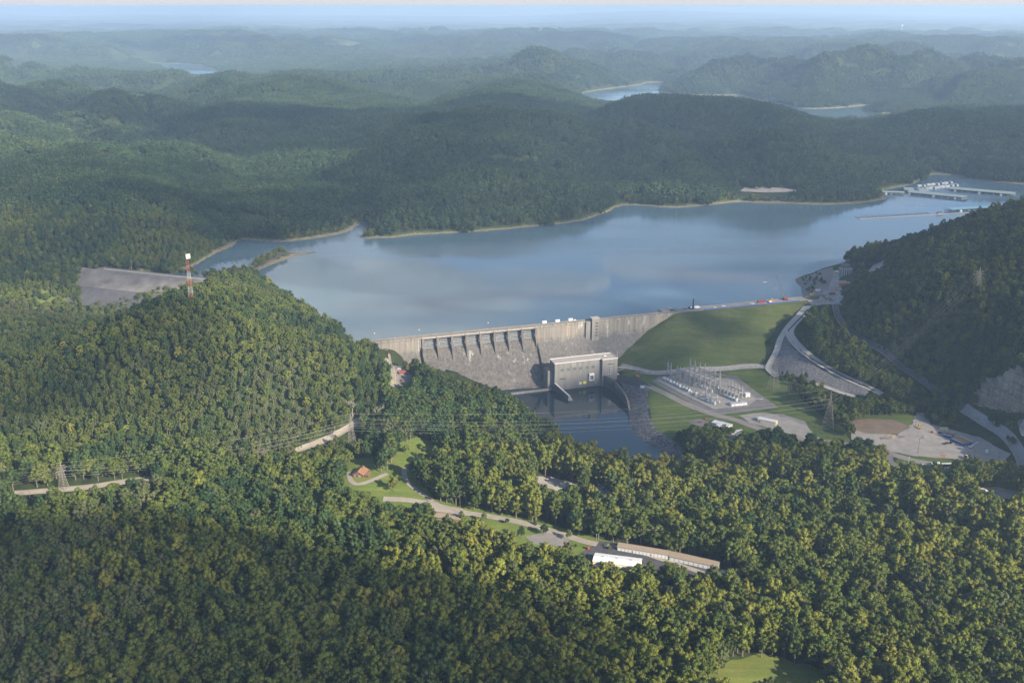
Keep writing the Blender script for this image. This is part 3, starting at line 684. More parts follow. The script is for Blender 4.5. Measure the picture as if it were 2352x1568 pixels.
ds = np.maximum(s1 - SS, 0); E2 = CREST_Z - np.hypot(np.maximum(NN - 8, 0) / 2.3, ds / 1.95)
EZ = np.where(SS >= s1, E1, np.where(NN > 7, E2, -60))
EZ = EZ + np.where((EZ < 9) & (NN > 0), .35 * np.sin((EZ + .03 * (SS - s1)) * .62), 0)
for zb in (3, -11, -24): EZ = EZ + np.where((NN > 9), .9 * np.exp(-((EZ - zb) / 1.1) ** 2), 0)
keepf = (EZ > -44) & (SS < 628 - 1.64 * np.maximum(NN - 8, 0) + 30)
v = []; idx = -np.ones(SS.shape, int); f = []
for i in range(SS.shape[0]):
    for j in range(SS.shape[1]):
        if keepf[i, j]: idx[i, j] = len(v); v.append(tuple(W(SS[i, j], NN[i, j], EZ[i, j])))
for i in range(SS.shape[0] - 1):
    for j in range(SS.shape[1] - 1):
        q = (idx[i, j], idx[i + 1, j], idx[i + 1, j + 1], idx[i, j + 1])
        if min(q) >= 0: f.append(q)
em = MB().add(v, f).build('embankment_dam', M['bank_grass'], None, True)
if em.data.polygons[0].normal.z < 0: em.data.flip_normals()
tag(em, 'smooth grass-covered earth embankment joining the concrete dam to the right hill', 'embankment')
# ------------------------------------------------------------------ roads, yards, lawns: sheets laid on the ground
SURF = [BV]
def surf(x, y):
    z = -1e9
    for t in SURF:
        h = t.ray_cast(Vector((x, y, 2000)), Vector((0, 0, -1)))
        if h[0]: z = max(z, h[0].z)
    return z
def hit2(px, py):
    d = sight(px, py).normalized(); best = None
    for t in SURF:
        h = t.ray_cast(EYE, d)
        if h[0] and (best is None or h[3] < best[3]): best = h
    return best[0] if best else at(px, py, 0)
SURF.append(BVHTree.FromPolygons([v.co[:] for v in em.data.vertices], [tuple(p.vertices) for p in em.data.polygons]))
def sheet(name, pts, mat, off=.3, step=6.0, jit=.0, world=False, kind='structure'):
    P = [Vector(p[:2]) for p in pts] if world else [hit2(*p).xy for p in pts]
    Q = []
    n = len(P)
    for i in range(n):
        a, c = P[i], P[(i + 1) % n]; k = max(1, int((c - a).length / step))
        for t in range(k):
            p = a.lerp(c, t / k)
            if jit and t: p = p + Vector((random.uniform(-jit, jit), random.uniform(-jit, jit)))
            Q.append(p)
    m_ = len(Q); A = np.array([tuple(q) for q in Q]); lo, hi = A.min(0), A.max(0)
    gx, gy = np.meshgrid(np.arange(lo[0], hi[0], step), np.arange(lo[1], hi[1], step)); gx, gy = gx.ravel(), gy.ravel()
    ins = sdist(gx, gy, A) < -step * .35 if len(gx) else np.zeros(0, bool)
    V = Q + [Vector((a, c)) for a, c in zip(gx[ins], gy[ins])]
    r = delaunay_2d_cdt(V, [], [list(range(m_))], 1, 1e-3)
    vs = [(p.x, p.y, surf(p.x, p.y) + off) for p in r[0]]
    o = MB().add(vs, r[2]).build(name, mat, None, True)
    if o.data.polygons and o.data.polygons[0].normal.z < 0: o.data.flip_normals()
    if kind: tag(o, kind=kind)
    return o
def road(name, pts, w, mat, off=.45, world=False, line=None, step=4.0):
    P = [Vector(p) if world else hit2(*p) for p in pts]
    P = [Vector((*p, 0)) for p in crv([tuple(p.xy) for p in P], 5)]
    Q = [P[0]]
    for a, c in zip(P[:-1], P[1:]):
        k = max(1, int((c - a).length / step))
        Q += [a.lerp(c, (t + 1) / k) for t in range(k)]
    rings = []
    zc = [surf(p.x, p.y) for p in Q]
    zs = [sum(zc[max(0, i - 3):i + 4]) / len(zc[max(0, i - 3):i + 4]) for i in range(len(zc))]
    for i, p in enumerate(Q):
        d = (Q[min(i + 1, len(Q) - 1)] - Q[max(i - 1, 0)]).normalized(); nrm = Vector((-d.y, d.x, 0))
        rings.append([(q.x, q.y, max(surf(q.x, q.y), zs[i] - .5) + off) for q in [p + nrm * w * t for t in (-.5, -.25, 0, .25, .5)]])
    mb = MB(); mb.loft(rings, closed=False, caps=False); o = mb.build(name, mat, None, True)
    if o.data.polygons[0].normal.z < 0: o.data.flip_normals()
    tag(o, kind='structure')
    if line:
        lb = MB()
        for wv in line:
            rr = []
            for ring in rings:
                a, c = Vector(ring[0]), Vector(ring[4]); m1 = a.lerp(c, .5 + (wv - .17) / w); m2 = a.lerp(c, .5 + (wv + .17) / w)
                mid = Vector(ring[2]); zz = mid.z + .06
                rr.append([(m1.x, m1.y, zz), (m2.x, m2.y, zz)])
            lb.loft(rr, closed=False, caps=False)
        l = lb.build('road_marking', M['line'], None)
        if l.data.polygons[0].normal.z < 0: l.data.flip_normals()
        tag(l, kind='structure')
    return rings
M['line'] = plain('faded_yellow_line', (.55, .42, .12), .8)
M['white_line'] = plain('faded_white_line', (.6, .6, .57), .8)
M['valley_asphalt'] = plain('valley_asphalt', (.10, .098, .098), .9, var=.15, scale=.15); M['pale_road'] = plain('pale_worn_asphalt', (.27, .26, .25), .9, var=.12, scale=.15); M['rubble'] = plain('tan_rubble', (.215, .19, .16), .95, var=.3, scale=.35)
# lawns and grass
sheet('lawn', [(775, 1110), (800, 1055), (850, 1048), (900, 1035), (925, 1012), (960, 1003), (1012, 1020), (990, 1040), (950, 1060), (935, 1075), (1000, 1146), (1100, 1168), (1200, 1187), (1290, 1212), (1372, 1236), (1420, 1246), (1340, 1275), (1330, 1290), (1290, 1270), (1200, 1250), (1130, 1235), (1060, 1210), (990, 1185), (870, 1165), (790, 1145)], M['lawn'], .2, jit=1.5)
sheet('meadow', [(1590, 1600), (1610, 1568), (1680, 1515), (1750, 1500), (1870, 1530), (1930, 1568), (1960, 1600)], M['meadow'], .2, jit=2)
sheet('valley_grass', [(1423, 832), (1500, 848), (1640, 845), (1763, 838), (1800, 866), (1830, 900), (1850, 925), (1890, 955), (1975, 1030), (2010, 1070), (1900, 1060), (1760, 1030), (1640, 1030), (1560, 1040), (1500, 1010), (1470, 990), (1452, 960), (1450, 925), (1440, 900), (1425, 870)], M['valley_grass'], .2, jit=1.5)
sheet('roadside_grass', [(1930, 935), (2030, 930), (2110, 955), (2095, 985), (2030, 985), (1950, 985)], M['valley_grass'], .2, jit=2)
sheet('island_grass', [(2062, 1042), (2120, 1042), (2200, 1058), (2290, 1078), (2352, 1092), (2352, 1150), (2200, 1120), (2050, 1085)], M['valley_grass'], .2, jit=1)
sheet('shoulder_grass', [(880, 870), (905, 845), (960, 850), (970, 880), (950, 905), (890, 910)], M['lawn'], .2)
sheet('river_bank', [(1425, 868), (1470, 878), (1490, 895), (1490, 925), (1488, 950), (1505, 985), (1540, 1008), (1562, 1010), (1570, 1052), (1556, 1056), (1510, 1036), (1480, 1018), (1456, 1000), (1446, 978), (1443, 950), (1441, 925), (1432, 900)], M['dark_riprap'], .35, 4, jit=1)
# switchyard ground and slopes
sheet('yard_bank', [(1497, 876), (1512, 866), (1560, 852), (1690, 862), (1788, 936), (1640, 956)], M['old_asphalt'], .35, jit=.8)
sheet('switchyard', [(1508, 875), (1530, 866), (1582, 858), (1682, 872), (1738, 918), (1718, 934), (1640, 941), (1580, 912)], M['gravel'], .7)
sheet('parking_lot', [(1390, 864), (1422, 858), (1468, 872), (1500, 889), (1462, 889), (1430, 880), (1402, 872)], M['asphalt'], .6)
road('toe_road', [(1424, 842), (1460, 850), (1500, 858), (1550, 855), (1640, 850), (1720, 843), (1764, 840)], 10, M['yard'])
road('yard_road', [(1480, 884), (1530, 905), (1580, 930), (1640, 952), (1690, 965), (1760, 990), (1830, 1005), (1890, 1014), (1950, 1022), (2020, 1035), (2100, 1058), (2180, 1072), (2260, 1086), (2310, 1080), (2352, 1060)], 10, M['road'])
sheet('substation_apron', [(1697, 955), (1745, 949), (1800, 952), (1848, 968), (1858, 985), (1885, 1008), (1850, 1006), (1780, 988), (1722, 972)], M['gravel'], .55, jit=1)
sheet('office_lot', [(1580, 970), (1605, 962), (1650, 975), (1700, 990), (1720, 1010), (1690, 1016), (1640, 992)], M['old_asphalt'], .5)
# rock gully right of the embankment
sheet('riprap_slope', [(1858, 715), (1818, 752), (1808, 775), (1822, 800), (1850, 822), (1890, 850), (1960, 882), (2020, 905), (1990, 912), (1930, 905), (1880, 885), (1830, 868), (1795, 862), (1772, 848), (1783, 810), (1795, 775), (1825, 738), (1855, 706)], M['riprap'], .5, 5, jit=.6)
road('concrete_chute', [(1862, 703), (1835, 732), (1815, 757), (1818, 778), (1845, 808), (1890, 840), (1950, 872), (2026, 908)], 11, M['concrete_pad'], .75)
road('drain_channel', [(1855, 712), (1822, 748), (1810, 762), (1813, 778), (1838, 806), (1885, 838), (1945, 870), (2010, 900)], 2.2, M['dark'], .95)
road('rubble_track', [(1852, 704), (1815, 745), (1793, 778), (1784, 805), (1768, 838), (1766, 850), (1785, 866)], 8, M['concrete_pad'], .8)
road('concrete_ledge', [(1852, 880), (1890, 888), (1930, 903), (1965, 912)], 5, M['concrete_pad'], 1.2)
# crest platform
def strip(name, sa, sb_, na, nb_, z, mat):
    mb = MB(); n = max(2, int((sb_ - sa) / 8))
    mb.loft([[tuple(W(sa + (sb_ - sa) * i / n, q, z)) for q in (na, (na + nb_) / 2, nb_)] for i in range(n + 1)], closed=False, caps=False)
    o = mb.build(name, mat); 
    if o.data.polygons[0].normal.z < 0: o.data.flip_normals()
    tag(o, kind='structure'); return o
strip('dam_roadway', -46, s1 + 6, -.5, 7.4, 14.06, M['road'])
strip('work_platform', s1 + 6, s2 - 4, -13, 7.2, 14.12, M['gravel'])
mb = MB(); mb.prism([tuple(W(s_, n).xy) for s_, n in ((s1 - 12, -1.6), (s1 + 8, -1.6), (s1 + 8, -24), (s1 - 12, -19))], -3, 13.9)
wp = mb.build('work_pier', M['deck']); tag(wp, 'square concrete work pier jutting into the lake beside the crest road', 'pier')
sheet('junction_gravel', [(1855, 690), (1880, 688), (1892, 668), (1912, 655), (1932, 660), (1938, 685), (1925, 698), (1890, 700), (1868, 704)], M['gravel'], .5)
sheet('rubble_point', [(1831, 646), (1845, 637), (1868, 630), (1893, 618), (1912, 614), (1918, 640), (1905, 662), (1880, 680), (1850, 684), (1843, 668), (1836, 655)], M['rubble'], .4, 4, jit=1)
road('haul_road', [(1895, 680), (1912, 660), (1920, 640), (1922, 622)], 11, M['gravel'], .8)
sheet('cliff_road', [(1992, 626), (2005, 610), (2032, 597), (2034, 606), (2010, 622)], M['concrete_pad'], .5)
sheet('overlook_lot', [(1700, 440), (1712, 430), (1760, 430), (1828, 436), (1830, 441), (1760, 443)], M['gravel'], .8)
# roads
road('hill_road', [(10, 1134), (60, 1131), (120, 1126), (200, 1119), (280, 1108), (355, 1098), (450, 1085), (560, 1062), (640, 1045), (700, 1029), (750, 1010), (790, 990), (840, 955), (885, 918), (905, 890), (908, 862), (902, 838), (888, 814), (868, 794)], 9.5, M['road'], line=(0,))
sheet('overlook_pad', [(908, 842), (930, 842), (945, 852), (946, 875), (912, 890)], M['old_asphalt'], .5)
road('park_road', [(880, 1146), (940, 1149), (1000, 1160), (1060, 1176), (1130, 1187), (1200, 1201), (1280, 1224), (1340, 1243), (1372, 1250)], 8.5, M['road'])
road('park_lane', [(928, 1074), (930, 1095), (940, 1112), (970, 1135), (1005, 1158)], 5, M['road'])
road('drive', [(800, 1084), (806, 1104), (822, 1112), (850, 1105), (890, 1088)], 5, M['road'])
sheet('visitor_lot', [(1000, 1158), (1060, 1168), (1080, 1182), (1040, 1190), (1000, 1182), (980, 1192), (975, 1176)], M['road'], .5)
sheet('lower_lot', [(1205, 1232), (1262, 1222), (1312, 1236), (1296, 1256), (1225, 1250)], M['old_asphalt'], .4)
sheet('garage_yard', [(1322, 1278), (1378, 1243), (1440, 1248), (1560, 1285), (1690, 1322), (1690, 1350), (1560, 1330), (1400, 1300)], M['asphalt'], .4)
road('yard_track', [(1395, 1252), (1450, 1262), (1530, 1288), (1620, 1318)], 6, M['road'], .55)
sheet('woods_lot', [(1215, 1094), (1262, 1094), (1300, 1106), (1350, 1110), (1395, 1125), (1408, 1145), (1370, 1145), (1290, 1132), (1230, 1128)], M['gravel'], .4)
road('valley_road', [(1908, 684), (1918, 700), (1925, 728), (1946, 756), (2008, 798), (2078, 850), (2145, 897), (2212, 940)], 8.5, M['valley_asphalt'], line=(-3.6, 3.6))
road('lower_valley_road', [(2211, 939), (2280, 985), (2326, 1023), (2350, 1066), (2358, 1110)], 11.5, M['pale_road'], line=(-4.8, 0, 4.8))
sheet('gravel_yard', [(1955, 985), (2010, 990), (2060, 1000), (2095, 975), (2105, 948), (2120, 948), (2140, 975), (2180, 985), (2250, 1004), (2322, 1042), (2310, 1060), (2200, 1056), (2100, 1048), (2020, 1032), (1955, 1010)], M['gravel'], .5, jit=1.2)
sheet('dirt_patch', [(1950, 968), (2000, 962), (2050, 965), (2092, 982), (2060, 998), (2000, 996), (1955, 988)], M['dirt'], .75, jit=1.2)
road('camp_road', [(1990, 1025), (2040, 1040), (2045, 1060), (2080, 1078), (2160, 1090), (2240, 1098)], 7, M['old_asphalt'])
sheet('camp_lot', [(2240, 1122), (2290, 1118), (2345, 1130), (2345, 1150), (2285, 1142)], M['gravel'], .5)
sheet('quarry_floor', [(2335, 965), (2370, 960), (2380, 1015), (2345, 1000)], M['pale_rubble'], .5)
# pale limestone cut above the valley road
m, nt, b = nodes_of('limestone'); pos = coords(nt)
ly = noise(nt, 1, 5, .65, coords(nt, (.04, .04, .35))); vt = noise(nt, 1, 5, .7, coords(nt, (.3, .3, .04)))
c = ramp(nt, ly, [(.3, (.15, .12, .095)), (.5, (.27, .225, .175)), (.7, (.37, .315, .25))]); c = mixc(nt, .6, c, ramp(nt, vt, [(.35, (.4, .4, .4)), (.6, (1.1, 1.1, 1.1))]), 'MULTIPLY')
bp = N(nt, 'ShaderNodeBump'); bp.inputs['Distance'].default_value = 1.5; nt.links.new(vt, bp.inputs['Height']); nt.links.new(bp.outputs[0], b.inputs['Normal'])
nt.links.new(c, b.inputs['Base Color']); b.inputs['Roughness'].default_value = 1
cb = [hit(*p) for p in [(2230, 922), (2245, 926), (2262, 930), (2280, 934), (2300, 938), (2330, 942), (2352, 945), (2400, 950)]]
ch_ = [1, 9, 16, 24, 26, 38, 42, 40]
mb = MB(); rings = []
fine_ = crv([(p.x, p.y, p.z, h) for p, h in zip(cb, ch_)], 9); NK = 18
for i, (x_, y_, z_, h_) in enumerate(fine_):
    f_ = lambda a, b_, c: float(vnoise(np.array([i * a + c]), np.array([b_]))[0])
    hh_ = h_ * (1 + .22 * f_(.55, 2.2, 1)); col_ = []
    for k in range(NK):
        t = k / (NK - 1)
        led = 2.4 * float(vnoise(np.array([i * .22]), np.array([k * .33 + 4]))[0]) + 1.3 * f_(.75, k * .8, 3) + .7 * float(rng.uniform(-1, 1))
        col_.append((x_ + .8 * f_(.9, k * 1.1, 7), y_ - 3 + t * hh_ * .22 + led, z_ - 2 + (hh_ + 2) * t))
    rings.append(col_ + [(x_ + 2, y_ + 26, z_ + hh_ * .95)])
mb.loft(rings, closed=False, caps=False); cl_ = mb.build('limestone_cliff', m); tag(cl_, 'pale limestone cliff exposed beneath the wooded right hill', 'cliff')
# saddle dam behind the left hill
sd = thing('saddle_dam', 'pale rock-faced saddle dam across the valley behind the left hill', 'dam')
L0, L1 = at(243, 618, 14), at(485, 643, 14)
ax = (L1 - L0).normalized(); dn2 = Vector((ax.y, -ax.x, 0)); Ls = (L1 - L0).length
def sad(name, t0, t1, q0, q1, mat, n=14, bend=0.0):
    mb = MB(); rg = []
    for i in range(n + 1):
        p = L0.lerp(L1, t0 + (t1 - t0) * i / n)
        rg.append([tuple(Vector((p.x, p.y, 0)) + dn2 * (q0[0] + (q1[0] - q0[0]) * k / 4) + Vector((0, 0, q0[1] + (q1[1] - q0[1]) * k / 4 + random.uniform(-.15, .15) * (0 < k < 4)))) for k in range(5)])
    mb.loft(rg, closed=False, caps=False); o = mb.build(name, mat, sd)
    return o
sad('upper_face', -.24, 1.1, (4, 14), (42, -4), M['pale_rubble2'] if 'pale_rubble2' in M else M['riprap'])
sad('lower_face', -.24, 1.1, (42, -4), (78, -22), M['saddle_low'])
sad('crest', -.02, 1.1, (-4, 14.1), (4, 14.1), M['gravel'])
sad('wave_wall', -.02, 1.1, (-4.4, 10), (-4.3, 15.3), M['weathered'])
road('groin_track', [(243, 616), (215, 622), (194, 640), (186, 668), (186, 700)], 9, M['pale_rubble2'], .8)
sheet('saddle_apron', [(192, 640), (212, 626), (243, 622), (246, 660), (238, 692), (190, 704)], M['pale_rubble2'], .8)
sheet('road_verge', [(100, 1128), (210, 1112), (300, 1096), (350, 1090), (300, 1103), (200, 1117), (120, 1125)], M['lawn'], .25)
# ------------------------------------------------------------------ pylons, wires, poles
def top_z(p, py): return atD(1176, py, p.y).z
def pylon(px, py, ytop, label, base=9.0, arm=6.5, rz=0.0, mat='weathered', h=None):
    p = hit2(px, py); h = h or top_z(p, ytop) - p.z
    e = thing('lattice_pylon', label, 'pylon', p - Vector((0, 0, .3)), rz)
    t = .34
    MB().lattice((0, 0, 0), base, 1.6, h * .8, 8, t, .2).build('body', M[mat], e)
    MB().lattice((0, 0, h * .8 + .05), 1.5, .3, h * .2, 3, .24, .16).build('peak', M[mat], e)
    tips = []
    for i, (f, w) in enumerate(((.62, 1.0), (.72, 1.25), (.82, .9))):
        a = MB(); z = h * f
        for s in (-1, 1):
            q = (s * arm * w, 0, z + .6)
            for yy in (-.9, .9): a.bar((s * .8, yy, z), q, .22); a.bar((s * .8, yy, z + 2.2), q, .22)
            for u in (.35, .7): a.bar((s * (.8 + (arm * w - .8) * u), .9 * (1 - u), z + .6 * u), (s * (.8 + (arm * w - .8) * u), -.9 * (1 - u), z + .6 * u + 1.6 * (1 - u)), .14)
            tips.append((i, s, Matrix.Rotation(rz, 3, 'Z') @ Vector((s * arm * w, 0, z - 1.2)) + p))
        a.build('crossarm', M[mat], e)
        [MB().bar((s * arm * w, 0, z + .5), (s * arm * w, 0, z - 1.2), .26).build('insulator', M['porcelain'], e) for s in (-1, 1)]
    tips.append((3, 0, p + Vector((0, 0, h))))
    return e, tips
PY = {}
PY['l'] = pylon(147, 1122, 1062, 'grey lattice pylon beside the road at far left', 7, rz=1.3)
PY['m'] = pylon(809, 1030, 949, 'tan lattice pylon on the spur above the brown house', 8, rz=1.35)
PY['r'] = pylon(1901, 985, 893, 'tall grey lattice pylon on the grass left of the gravel yard', 13, rz=1.2)
PY['s'] = pylon(1776, 893, 812, 'lattice pylon on the grass between the substation and the gully', 11, rz=.5)
PY['h'] = pylon(2243, 676, 613, 'lattice pylon on the wooded right hill', 8, rz=.2)
def wire(name, a, c, sag, label, group, d=.12, n=18):
    mid = (a + c) / 2
    pts = [Vector((a.x + (c.x - a.x) * t, a.y + (c.y - a.y) * t, a.z + (c.z - a.z) * t - 4 * sag * t * (1 - t))) - mid for t in [i / n for i in range(n + 1)]]
    o = MB().path(pts, d, 3).build(name, M['wire']); o.location = mid
    return tag(o, label, 'power line', group)
armn = ['lowest', 'middle', 'upper', 'topmost']
def span(A, B, sag, what, group, thin=.12):
    for (i, s, a), (j, q, c) in zip(A, B):
        wire('power_line', a, c, sag * (.8 if i == 3 else 1), d=thin, label=(armn[i] + (' near-side' if s < 0 else ' far-side' if s > 0 else '') + ' wire ' + what), group=group)
offL = [(i, s, t + Vector((-330, -60, -14))) for i, s, t in PY['l'][1]]
span(PY['l'][1], offL, 7, 'leaving the left pylon towards the frame edge', 'wires left of the left pylon')
span(PY['l'][1], PY['m'][1], 9, 'strung from the left pylon to the tan pylon', 'wires between the left and tan pylons')
span(PY['m'][1], PY['r'][1], 14, 'strung across the river to the tall grey pylon', 'wires across the river')
span(PY['r'][1], PY['h'][1], 10, 'rising from the tall grey pylon to the right hill pylon', 'wires rising to the right hill', .07)
span(PY['r'][1][:3] , PY['s'][1][:3], 4, 'strung between the two grass-side pylons', 'wires between the grass-side pylons')
# red and white mast on the left hill
p = hit(441, 704); zt = top_z(p, 590); H = zt - p.z
e = thing('radio_mast', 'red and white banded lattice mast with a white panel on the left hill', 'mast', p, .3)
M['mast_red'] = plain('faded_orange_red', (.34, .11, .07), .6, var=.12)
bands = [0, .14, .27, .40, .56, .70, .83, 1.0]
for i in range(7):
    f0, f1 = bands[i], bands[i + 1]; w = lambda f: 6.4 - 4.2 * f
    MB().lattice((0, 0, H * f0), w(f0), w(f1), H * (f1 - f0) - .03, 3, .24, .14).build('mast_section', M['galv'] if i % 2 == 0 and i < 6 else M['mast_red'], e)
pn = MB(); pn.box((1.2, -.8, H - 2), (5.0, .4, 5.6), .25); pn.build('reflector_panel', M['white_paint'], e)
MB().bar((-1.5, 0, H), (-1.5, 0, H + 6), .3).build('aerial', M['galv'], e)
MB().box((0, 0, H + .02), (3.6, 3.6, .3)).build('platform', M['weathered'], e)
# poles
def pole(px, py, ytop, label, arm=True, mat='wood_pole', w=.38, lamp=False, group=None, name='utility_pole'):
    p = hit2(px, py); h = max(5, top_z(p, ytop) - p.z)
    e = thing(name, label, 'pole', p - Vector((0, 0, .5)), random.uniform(0, 3), group)
    MB().cyl((0, 0, 0), w / 2 * 1.15, h, 8, w / 2 * .8).build('shaft', M[mat], e)
    if arm: MB().box((0, .25, h - 1.3), (3.0, .16, .18)).build('crossarm', M[mat], e); [MB().cyl((x, .25, h - 1.1), .1, .4, 6).build('insulator', M['porcelain'], e) for x in (-1.3, 0, 1.3)]
    if lamp: MB().cyl((0, 0, h), .28, .3, 8).build('lamp_head', M['white_paint'], e); MB().bar((0, 0, h - .3), (1.2, 0, h), .14).build('bracket', M[mat], e)
    return p + Vector((0, 0, h - 1))
g4 = 'dark poles beside the gully'
for i, x in enumerate((1807, 1811.5, 1816)): pole(x, 911 + i * 1.5, 876 + i, ('left', 'middle', 'right')[i] + ' of three dark poles standing together by the gully', False, w=.5, group=g4)
pole(1830, 922, 886, 'dark pole standing alone right of the pole trio', False, w=.5)
pole(1869, 945, 920, 'dark pole on the grass near the tall grey pylon')
pole(1596, 972, 935, 'left dark pole of the pair above the white roofed office', False, w=.5, group='pole pair'); pole(1601, 974, 938, 'right dark pole of the pair above the white roofed office', False, w=.5, group='pole pair')
pole(1687, 948, 928, 'pole in front of the long white substation shed'); pole(2004, 963, 941, 'pole left of the brown dirt patch'); pole(2102, 982, 960, 'pole beside the track above the gravel yard'); pole(2108, 1041, 1006, 'pole on the front edge of the gravel yard')
pole(2237, 1050, 1030, 'pole by the tan trailer on the gravel yard'); pole(2292, 1070, 1036, 'pole at the lower corner of the gravel yard'); pole(620, 1010, 982, 'wooden pole among the trees above the hill road'); pole(70, 1150, 1120, 'brown pole beside the road at far left')
pole(958, 1058, 1030, 'wooden pole in the mown clearing above the house'); pole(1669, 983, 968, 'pale pole behind the white roofed office', False, 'galv')
pole(1057, 1180, 1134, 'tall pole with a crossarm beside the visitor parking lot'); pole(1370, 1240, 1226, 'slim lamp post near the gate to the garage yard', False, 'galv', .22, True, name='lamp_post'); pole(1439.5, 1252, 1237, 'slim lamp post behind the garage row', False, 'galv', .22, True, name='lamp_post'); pole(1409, 1247, 1233, 'short grey post behind the hedge by the garage row', False, 'galv', .22)
pole(2086, 1066, 1048, 'white lamp post on the green campground island', False, 'white_paint', .3, True, name='lamp_post'); pole(2077, 1064, 1050, 'thin grey post left of the white lamp post', False, 'galv', .22); pole(2064, 935, 918, 'pole where the valley road passes the cliff')
pole(1913, 681, 659, 'orange post at the crest road junction', False, 'orange', .4); pole(1886, 684, 671, 'pale pole at the crest road junction', False, 'galv', .25); pole(1879, 676, 664, 'slim pole beside the white tank on the crest', False, 'galv', .25)
M['steel'] = plain('pale_steel', (.44, .43, .40), .6, .1, var=.1)
# ------------------------------------------------------------------ switchyard
def z3(x, y): return 1435.5 + x * .1709, 775.2 + y * .1709
def g3(x, y): return hit2(*z3(x, y))
rowd = (g3(1266, 680) - g3(868, 512)); rowd.z = 0; RZ3 = math.atan2(rowd.y, rowd.x); rd = rowd.normalized(); pd = Vector((rd.y, -rd.x, 0))
if pd.y > 0 and pd.x > 0: pd = -pd
pd = Vector((-rd.y, rd.x, 0)); pd = pd if pd.x < 0 else -pd      # from the back row towards the river side
def gantry(label, p0, p1, n, hc, hs, hb, depth, rows, w):
    P0, P1 = g3(*p0), g3(*p1); L = Vector((P1 - P0).xy).length
    e = thing('bus_gantry', label, 'gantry', P0, math.atan2(P1.y - P0.y, P1.x - P0.x))
    sgn = 1 if Vector((-math.sin(e.rotation_euler.z), math.cos(e.rotation_euler.z))).dot(pd.xy) > 0 else -1
    for i in range(n):
        x = L * i / (n - 1)
        c = MB().lattice((x, 0, 0), w, w * .45, hc, 5, .34, .22); c.lattice((x, 0, hc + .02), w * .5, .15, hs, 2, .26, .17); c.build('column', M['steel'], e)
        for r in range(1, rows + 1):
            MB().lattice((x, sgn * depth * r / rows, 0), 1.0, .8, hb, 4, .26, .17).build('post', M['steel'], e)
        MB().truss((x, 0, hb), (x, sgn * depth, hb), .9, .24, 7).build('crossbeam', M['steel'], e)
    MB().truss((0, 0, hc - 1), (L, 0, hc - 1), 1.3, .28, n * 3).build('beam', M['steel'], e)
    for r in range(0, rows + 1):
        if r: MB().truss((-3, sgn * depth * r / rows, hb + 1), (L + 3, sgn * depth * r / rows, hb + 1), .8, .22, n * 3).build('beam', M['steel'], e)
        bb = MB()
        for k in range(3):
            y = sgn * depth * (r + .25 + .2 * k) / rows
            if r < rows: bb.bar((-4, y, hb - 1.2), (L + 4, y, hb - 1.2), .2)
        for i in range(n * 2):
            x = L * i / (n * 2 - 1); y = sgn * depth * (r + .4) / rows
            if r < rows:
                bb.bar((x, y, hb - 2.6), (x, y, hb), .22)
        if r < rows: bb.build('busbar', M['wire'], e)
    ins = MB()
    for i in range(n - 1):
        for k in (.25, .5, .75):
            x = L * (i + k) / (n - 1); ins.bar((x, 0, hc - 1.6), (x, sgn * 2.0, hb + .4), .16)
    ins.build('insulator', M['porcelain'], e)
    return e
gantry('large pale lattice bus structure with seven pointed columns in the switchyard', (868, 512), (1266, 690), 7, 15.5, 7.5, 11.5, 17, 2, 2.6)
gantry('smaller lattice bus structure with five pointed columns near the white shed', (1388, 735), (1570, 815), 5, 10, 5.5, 7.5, 13, 2, 1.6)
gantry('low lattice frame in front of the five tall tanks', (1085, 800), (1235, 868), 3, 8.5, 2.0, 7.0, 8, 1, 1.3)
def mastpair(label, a, b, h):
    A, B = g3(*a), g3(*b); L = Vector((B - A).xy).length
    e = thing('line_mast', label, 'mast', A, math.atan2(B.y - A.y, B.x - A.x), 'twin line masts in the switchyard')
    for x in (0, L): MB().lattice((x, 0, 0), 2.0, .3, h, 7, .32, .2).build('mast', M['steel'], e)
    MB().truss((-1.5, 0, h * .66), (L + 1.5, 0, h * .66), .9, .24, 6).build('crossbeam', M['steel'], e)
mastpair('leftmost pair of pointed lattice masts behind the transformer row', (573, 500), (612, 517), 17.5)
mastpair('middle pair of pointed lattice masts behind the transformer row', (697, 556), (736, 573), 17.5)
mastpair('rightmost pair of pointed lattice masts behind the transformer row', (828, 615), (867, 632), 17.5)
def transformer(loc, rz, label, group, proto={}):
    if 'e' not in proto:
        e = thing('transformer', label, 'transformer', loc, rz, group)
        t = MB(); t.box((0, 0, .5), (3.1, 2.5, 3.5)); t.box((0, 0, 4.02), (2.7, 2.1, .35)); t.build('tank', M['grey_tank'], e)
        MB().box((0, 0, 0), (4.0, 3.4, .48)).build('plinth', M['deck'], e)
        for s in (-1, 1):
            r = MB(); [r.box((-1.2 + .4 * k, s * 1.65, 1.0), (.14, .7, 2.7)) for k in range(7)]; r.box((0, s * 1.35, 3.3), (2.6, .25, .25)); r.build('radiator', M['grey_tank'], e)
        for x in (-.9, 0, .9):
            b = MB(); b.cyl((x, .3, 4.38), .24, 1.7, 8, .13); b.cyl((x, .3, 6.05), .08, .4, 6); b.build('bushing', M['porcelain'], e)
        MB().cyl((1.2, -.8, 4.4), .4, 1.0, 8).build('conservator', M['grey_tank'], e)
        proto['e'] = (e, kids_of(e)); return e
    return copy_tree(proto['e'][0], proto['e'][1], loc, rz, label, group)
ordw = ['first', 'second', 'third', 'fourth', 'fifth', 'sixth', 'seventh', 'eighth', 'ninth']
for i, q in enumerate([(522, 572), (561, 590), (600, 607), (646, 630), (686, 650), (727, 670), (775, 695), (815, 712), (855, 730)]):
    transformer(g3(*q), RZ3, ordw[i] + ' transformer from the left in the front row beside the yard edge', 'front row of transformers')
transformer(g3(948, 775), RZ3, 'lone grey transformer standing between the front row and the tall tanks', None)
